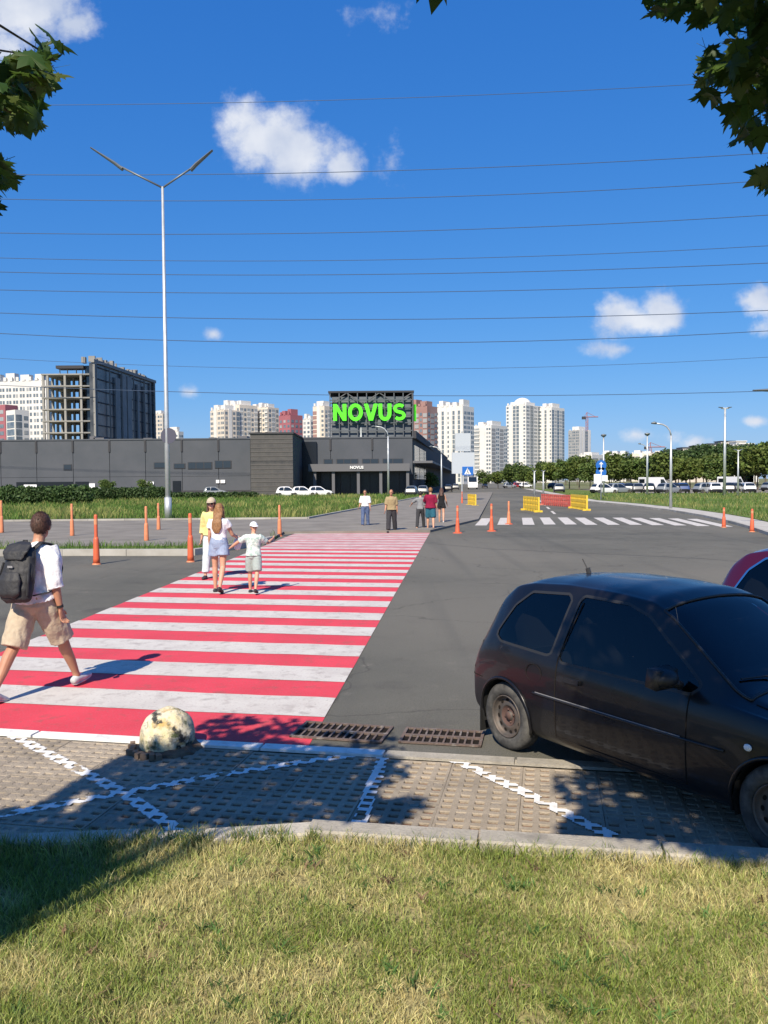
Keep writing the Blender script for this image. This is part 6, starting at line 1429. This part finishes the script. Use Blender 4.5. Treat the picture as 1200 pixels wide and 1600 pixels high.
# taller tufts hanging over the kerb
tp = []
for i in range(420):
    x = rng.uniform(-3.0, 2.6); 
    if rng.random() > (.95 if x < -.6 else .35): continue
    c = kp((x-kb.x)/kd.x, -.19+rng.normal(0,.025)); m = rng.integers(5, 16)
    for k in range(m): tp.append((c.x+rng.normal(0,.02), c.y+rng.normal(0,.015), rng.uniform(.06,.13 if x < -.5 else .10)))
tp = np.array(tp); Cc = np.where(rng.random((len(tp),1)) < .3, np.array([[.45,.38,.17]]), np.array([[.12,.19,.04]]))*rng.uniform(.7,1.3,(len(tp),1))
inst(blades('kerb_tufts', tp[:,:2], tp[:,2], rng.uniform(.003,.006,len(tp)), Cc, np.full(len(tp), .05), lean=.7), 'kerb_tufts', None, label='longer grass tufts growing over the kerb stones', cat='grass', kind='stuff')
# verges: coarse meadow tufts
def pip(P, poly):
    ins = np.zeros(len(P), bool); n = len(poly); j = n-1
    for i in range(n):
        xi, yi = poly[i][0], poly[i][1]; xj, yj = poly[j][0], poly[j][1]
        c = ((yi > P[:,1]) != (yj > P[:,1])) & (P[:,0] < (xj-xi)*(P[:,1]-yi)/(yj-yi+1e-12)+xi); ins ^= c; j = i
    return ins
def verge_grass(name, poly, n, hr, wr_, z, label, ymax=120):
    X = np.array([p[0] for p in poly]); Y = np.array([p[1] for p in poly]); y0, y1 = max(Y.min(), 18), min(Y.max(), ymax)
    yv = y0*(y1/y0)**rng.random(n); xv = rng.uniform(-.52, .52, n)*yv; Pq = np.column_stack([xv, yv]); Pq = Pq[pip(Pq, poly)]
    nn = np.array([noise.noise(Vector((p[0]*.12, p[1]*.09, 2.2)))+.5*noise.noise(Vector((p[0]*.5, p[1]*.3, 5))) for p in Pq])
    dr = (nn+rng.normal(0,.28,len(Pq))) > .20
    Cq = np.where(dr[:,None], np.array([[.34,.34,.11]]), np.array([[.12,.21,.04]]))*rng.uniform(.65,1.3,(len(Pq),1))
    sc = (Pq[:,1]/40)**.6
    hg_ = rng.uniform(hr[0],hr[1],len(Pq))*(1+.6*np.clip(nn,-.8,.8)); me_ = blades(name, Pq, hg_, rng.uniform(wr_[0],wr_[1],len(Pq))*sc, Cq, np.full(len(Pq), z), lean=.6)
    inst(me_, name, None, label=label, cat='grass', kind='stuff')
verge_grass('meadow_grass', [(-70,44.5),(-4.4,46.2),(9.0,137),(-45,118),(-60,60)], 75000, (.12,.45), (.02,.05), .12, 'rough meadow grass on the left verge below the mall', 125)
verge_grass('weeds', wst, 16000, (.08,.42), (.012,.035), .08, 'weeds growing between the left kerb and the footpath', 40)
verge_grass('meadow_grass', [(36.2,205)]+inner+[(60,40),(90,112),(37,116)], 46000, (.10,.34), (.02,.045), .12, 'dry meadow grass on the right verge', 118)
# leaf-card foliage
def foliage(name, n, lobes, size, cols, m_=None):
    lob = np.array([l[:3] for l in lobes]); rad = np.array([l[3:] for l in lobes]); vol = rad.prod(1)**(2/3); pk_ = rng.choice(len(lob), n, p=vol/vol.sum())
    d = rng.normal(size=(n,3)); d /= np.linalg.norm(d,axis=1)[:,None]; rr = rng.uniform(.45,1.03,n)**.6; C0 = lob[pk_]+d*rad[pk_]*rr[:,None]
    a = rng.normal(size=(n,3)); a /= np.linalg.norm(a,axis=1)[:,None]; b = np.cross(a, rng.normal(size=(n,3))); b /= np.linalg.norm(b,axis=1)[:,None]
    s = size*rng.uniform(.6,1.3,n)[:,None]; V = np.stack([C0-a*s, C0+b*s*.55, C0+a*s, C0-b*s*.55], 1)
    ci = rng.random(n); cc = np.array(cols); cl = cc[(ci*len(cc)).astype(int)]*rng.uniform(.75,1.25,(n,1)); tone = rng.uniform(.8,1.2,len(lob))[pk_][:,None]; cl = cl*tone
    return col_mesh(name, V.reshape(-1,3), np.arange(n*4).reshape(-1,4), np.repeat(cl,4,0), m_ or MT['leafc'])
GC = [(.075,.125,.028),(.10,.15,.034),(.125,.17,.04)]; YC = [(.115,.155,.032),(.14,.175,.04),(.09,.135,.028)]; DC = [(.045,.085,.028),(.06,.105,.03),(.075,.12,.042)]
def crown_lobes(h, w_, k, r_):
    rr = random.Random(r_); out = [(0,0,h*.60,w_*.36,w_*.36,h*.30)]
    for i in range(k):
        a = rr.uniform(0,6.28); q = rr.uniform(.15,.36)*w_; z = h*rr.uniform(.38,.85); s = rr.uniform(.15,.24)*w_; out.append((q*math.cos(a), q*math.sin(a), z, s, s, s*rr.uniform(.7,1.0)))
    return out
MT['bark'] = mat('bark', (.10,.075,.055), .95, col2=(.16,.125,.095), nscale=12, bump=.6, bscale=30)
var = {}
for nm, cols, hh, ww in (('g',GC,7,6.5),('y',YC,6,6),('d',DC,15,11)):
    for v in range(3): var[(nm,v)] = (foliage('crown', 1900 if nm != 'd' else 2600, crown_lobes(hh, ww, 13, v*7+ord(nm)), .30 if nm != 'd' else .48, cols), hh, ww)
m_ = MB(); m_.tube([(0,0,0),(.05,0,1.2),(0,.05,2.6),(.1,0,4.6)], [.16,.12,.09,.03], 7)
for a in (0,2.1,4.2): m_.tube([(0,0,2.2),(.9*math.cos(a),.9*math.sin(a),3.6),(1.4*math.cos(a),1.4*math.sin(a),4.6)], [.07,.04,.015], 5)
trunk_me = m_.mesh('trunk', MT['bark'])
def tree(px_, Y, k, v, h, label, group, wide=1.0):
    fm, hh, ww = var[(k,v)]; s = h/hh; x = at(px_,752,Y).x; t = empty('broadleaf_tree', (x,Y,0), random.uniform(0,6), label, 'tree', group); t.scale = (s*wide, s*wide, s)
    inst(fm, 'crown', t); tr = inst(trunk_me, 'trunk', t); tr.scale = (hh/7*.9,)*3
    return t
gt_ = 'small trees along the car park'
row = [(756,215,'g',4.6),(778,220,'y',4.8),(800,210,'g',5.2),(818,200,'g',6.0),(836,195,'y',5.0),(852,200,'g',6.2),(872,195,'y',6.4),(890,190,'g',7.0),(905,188,'y',7.2),(922,182,'g',6.0),(952,176,'g',6.6),(969,172,'y',7.4),(986,170,'g',7.0),(1020,172,'g',6.5),(1040,166,'y',7.2),(1060,168,'g',6.6),(1078,164,'y',6.6),(1099,163,'y',6.8),(1122,160,'g',6.5),(1143,160,'y',7.2),(1163,157,'g',7.6),(1184,152,'y',8.0),(1206,150,'g',8.4)]
tones = {'g':'mid green','y':'yellowish green','d':'dark green'}
lm = ['right of the white truck','below the grey patterned block','under the left twin tower','under the domed tower','between the two twin towers','under the right twin tower','right of the twin towers','below the slim tower','just right of the slim tower','behind the blue signs','just right of the blue signs','left of the white van roof','directly behind the white van roof',
      'left of the curved street lamp','behind the curved street lamp','just right of the curved street lamp','two trees right of the curved lamp','left of the tallest car park mast','behind the tallest car park mast','behind the shorter mast','second from the right edge','beside the right edge','cut by the right edge']
for i, ((px_, Y, k, h), l) in enumerate(zip(row, lm)): tree(px_, Y, k, i % 3, h*1.05, f'{tones[k]} small tree in the car park row, {l}', gt_, 1.0+.15*random.random())
wood = [(1000,330,10),(1022,335,12),(1040,330,13),(1056,340,15),(1072,335,14),(1088,325,15.5),(1104,330,14.5),(1120,320,15.5),(1136,325,14.5),(1152,315,15),(1166,300,14.5),(1180,290,13.5),(1196,270,12.5),(1212,250,13),(975,340,9.5),(955,345,9),(935,345,8.5),(868,350,9),(884,350,10),(902,345,9.5)]
wl = ['where the long slab blocks end','below the long slab block roof end','at the left foot of the grey terrace','below the left end of the grey terrace','under the second step of the grey terrace','under the middle of the grey terrace','under the fourth step of the grey terrace','left of the tallest mast top','right of the tallest mast','under the white stepped house, left','under the white stepped house, right','just right of the white stepped house','tall one near the right edge','tall one cut by the right edge',
      'behind the trees left of the van','behind the blue signs mast, right','behind the blue signs mast, left','right beside the twin towers','between the twin towers and the slim tower','in front of the low white block']
for i, ((px_, Y, h), l) in enumerate(zip(wood, wl)): tree(px_, Y, 'd', i % 3, h*1.05, f'dark tall tree of the wood, {l}', 'dark wood on the slope', 1.1)
for px_, Y, h, l in ((676,150,3.6,'dark small tree before the mall side canopy'),(168,112,2.6,'round bush at the right end of the hedge'),(228,118,2.6,'small bush beside the tall street lamp before the mall'),(800,330,9,'dark tree far behind the side street, left of the others')): tree(px_, Y, 'g' if h < 5 else 'd', 1, h, l, None)
# hedges
def hedge(pa_, pb_, Y, h, th, n, label):
    xa, xb = at(pa_,752,Y).x, at(pb_,752,Y).x; L_ = xb-xa; lob = []
    k = int(L_/1.0)
    for i in range(k): lob.append(((i+.5)*L_/k, rng.uniform(-.15,.15), h*.50, L_/k*.9, th/2, h*rng.uniform(.46,.54)))
    t = empty('hedge', (xa,Y,0), 0, label, 'hedge'); inst(foliage('foliage', n, lob, .16, DC), 'foliage', t)
    b_ = MB()
    for i in range(k): b_.tube([((i+.5)*L_/k,0,0),((i+.5)*L_/k+.1,0,h*.7)], .05, 5)
    b_.build('stem', MT['bark'], t, kind='stuff')
hedge(-60, 138, 80, 2.0, 1.6, 15000, 'tall dark hedge in front of the mall at the far left')
hedge(141, 262, 96, 1.7, 1.5, 9000, 'lower dark hedge continuing right to the tall street lamp')
hedge(262, 400, 108, .9, 1.2, 5000, 'low ragged hedge strip right of the tall street lamp')
# ------------------------------------------------------------------ maples over the photographer
def leaf_outline():
    half = [(0,.0),(.10,.02),(.30,-.10),(.26,.04),(.40,.10),(.56,.06),(.46,.20),(.62,.30),(.84,.42),(.62,.46),(.70,.60),(.50,.58),(.36,.52),(.30,.60),(.38,.84),(.24,.80),(.17,.96),(0,1.28)]
    return half
def maple_mesh():
    h = leaf_outline(); V = []; F = []
    for (x, y) in h: V.append((x*.5, y*.5, -.09*x-.05*y*y+.02*math.sin(x*9)))
    n = len(h)
    for (x, y) in h[1:-1]: V.append((-x*.5, y*.5, -.09*x-.05*y*y+.02*math.sin(x*9)))
    c = (0,.22,.02)
    V.append(c); ci = len(V)-1
    for i in range(n-1): F.append((ci, i, i+1))
    lft = [0]+[n+i for i in range(n-2)]+[n-1]
    for i in range(n-1): F.append((ci, lft[i+1], lft[i]))
    V += [(.008,0,0),(-.008,0,0),(.006,-.42,-.05),(-.006,-.42,-.05)]; k = ci+1; F.append((k, k+2, k+1)); F.append((k+1, k+2, k+3))
    return np.array(V), np.array(F)
LV, LF = maple_mesh()
leafcols = [(.04,.09,.016),(.06,.12,.022),(.035,.075,.015),(.085,.15,.028),(.13,.18,.05)]
LM = []
for c in leafcols: LM.append(col_mesh('leaf', LV, LF, np.array([c]*len(LV)), MT['maple']))
def proj(P):
    q = CR.transposed() @ (Vector(P)-Vector((0,0,CAMH)))
    if q.z > -.02: return (9e9, 9e9)
    return (600+FP*q.x/-q.z, 800-FP*q.y/-q.z)
LEFTV = [[(-300,60),(10,95),(40,92),(62,62),(90,50),(98,68),(84,88),(92,128),(66,140),(62,180),(40,196),(0,190),(-300,230)],[(-60,225),(0,240),(10,262),(14,280),(6,296),(-8,310),(-60,330)]]
RIGHTV = [[(1005,-200),(1012,4),(1050,22),(1095,30),(1135,34),(1110,62),(1100,80),(1112,100),(1095,120),(1100,145),(1135,165),(1150,185),(1132,225),(1160,215),(1180,195),(1200,205),(1500,250),(1500,-200)],[(1196,262),(1215,290),(1400,350),(1400,250)]]
def inpoly(p, poly):
    ins = False; j = len(poly)-1
    for i in range(len(poly)):
        if (poly[i][1] > p[1]) != (poly[j][1] > p[1]) and p[0] < (poly[j][0]-poly[i][0])*(p[1]-poly[i][1])/(poly[j][1]-poly[i][1])+poly[i][0]: ins = not ins
        j = i
    return ins
def maple(trunk_xy, vis, shadow_polys, nvis, nstuff, label, sidename, ctr, drop=None, depth=(2.1,3.3), extra_lobes=()):
    t = empty('maple_tree', (trunk_xy[0], trunk_xy[1], 0), 0, label, 'tree'); o = Vector(t.location)
    b_ = MB(); tx, ty = trunk_xy; b_.tube([(tx,ty,-.05),(tx+.02,ty,1.2),(tx-.02,ty+.03,2.4),(tx+.05,ty,3.6),(tx,ty,5.2)], [.13,.105,.09,.075,.04], 12)
    q = b_.build('trunk', MT['bark'], t, smooth=True); q.matrix_parent_inverse = Matrix.Translation(-o)
    pts = []
    # leaves seen in the photograph
    cnt = 0; tries = 0; minx = min(p[0] for v in vis for p in v)
    while cnt < nvis and tries < 60000:
        tries += 1; poly = random.choices(vis, weights=[5,2])[0] if len(vis) > 1 else vis[0]
        x = random.uniform(max(-60, min(p[0] for p in poly)), min(1260, max(p[0] for p in poly))); y = random.uniform(max(-60, min(p[1] for p in poly)), max(p[1] for p in poly))
        if not inpoly((x,y), poly): continue
        dd = random.uniform(*depth); p = at(x, y, dd)
        pts.append((p, True)); cnt += 1
    ns_ = 0; tries = 0
    while ns_ < nstuff and tries < 400000:
        tries += 1; poly = random.choice(shadow_polys); xs_ = [p[0] for p in poly]; ys_ = [p[1] for p in poly]
        g = Vector((random.uniform(min(xs_),max(xs_)), random.uniform(min(ys_),max(ys_)), 0))
        if not inpoly((g.x,g.y), poly): continue
        if noise.noise(Vector((g.x*2.2, g.y*2.2, 1.7))) < -.45: continue
        if math.hypot(g.x-ph.x-.02, g.y-ph.y-.16) < .30: continue
        z = random.uniform(2.9, 4.9); p = Vector((g.x-SH.x*KS*z, g.y-SH.y*KS*z, z))
        u, v = proj(p)
        if -70 < u < 1270 and -75 < v < 1700: continue
        pts.append((p, False)); ns_ += 1
    Vs, Fs, Cs = [], [], []; k = 0
    clumps = {}
    for (p, seen) in pts:
        size = random.uniform(.16,.23) if not seen else random.uniform(.10,.155)
        e = Euler((random.gauss(0,.5), random.gauss(0,.5), random.uniform(0,6.28)))
        if random.random() < .5: e = Euler((random.uniform(-1.6,-.7), random.gauss(0,.5), random.uniform(0,6.28)))
        if seen:
            lo = inst(random.choice(LM), 'leaf', t, p-o, sc=size); lo.rotation_euler = e
        else:
            Mx = np.array(e.to_matrix())*size; V = LV @ Mx.T+np.array(p); Vs.append(V); Fs.append(LF+k*len(LV)); Cs.append(np.array([random.choice(leafcols)]*len(LV))*random.uniform(.8,1.2)); k += 1
    if Vs:
        me = col_mesh('foliage', np.vstack(Vs)-np.array(o), np.vstack(Fs), np.vstack(Cs), MT['maple']); inst(me, 'foliage', t, kind='stuff')
    # boughs and twigs reaching the leaves
    seeds = random.sample([p for p, s in pts if s], min(9, nvis))+random.sample([p for p, s in pts if not s], 26)
    for i, p in enumerate(seeds):
        st = Vector((tx+.02, ty, random.uniform(2.3,4.2))); md_ = st.lerp(p, .55)+Vector((0,0,.22)); b_ = MB(); b_.tube([st, st.lerp(md_,.5)+Vector((0,0,.1)), md_, p+Vector((0,0,.02))], [.035,.024,.014,.003], 6)
        uu = [proj(st.lerp(md_,f_)) for f_ in (.3,.6,1.0)]
        if any(120 < u < 990 and 0 < v < 1500 for u, v in uu): continue
        q = b_.build('branch', MT['bark'], t, smooth=True); q.matrix_parent_inverse = Matrix.Translation(-o)
    return t
SL = [[tuple(gp(*p)[:2]) for p in ((60,1262),(150,1205),(215,1168),(300,1150),(380,1146),(470,1160),(570,1166),(632,1188),(575,1215),(600,1250),(560,1290),(480,1280),(300,1290),(235,1304),(150,1338),(110,1380),(0,1432),(-300,1500),(-700,1400),(-500,1270))],
      [tuple(gp(*p)[:2]) for p in ((310,1128),(350,1122),(440,1126),(500,1128),(560,1150),(400,1146),(320,1146))],
      [tuple(gp(*p)[:2]) for p in ((585,1262),(640,1240),(655,1262),(610,1285))]]
SRt = [[(1.30,5.2),(1.15,5.75),(1.55,6.1),(1.60,6.9),(1.9,7.3),(2.6,7.45),(3.6,7.5),(4.8,7.0),(5.2,4.6),(4.6,3.3),(3.2,3.6),(2.2,3.9),(1.9,4.45),(1.5,4.75)],[(1.05,4.9),(1.5,4.75),(1.6,5.1),(1.25,5.25)]]
maple((-3.05,.55), LEFTV, [SL[0]]*40+[SL[1],SL[2]], 170, 4600, 'maple at the left whose leafy twigs hang into the upper left corner', 'left', None, depth=(2.5,3.2))
maple((3.1,-.3), RIGHTV, [SRt[0]]*14+[SRt[1]], 300, 7000, 'maple at the right whose dense leaves fill the upper right corner', 'right', None, depth=(2.3,3.3))
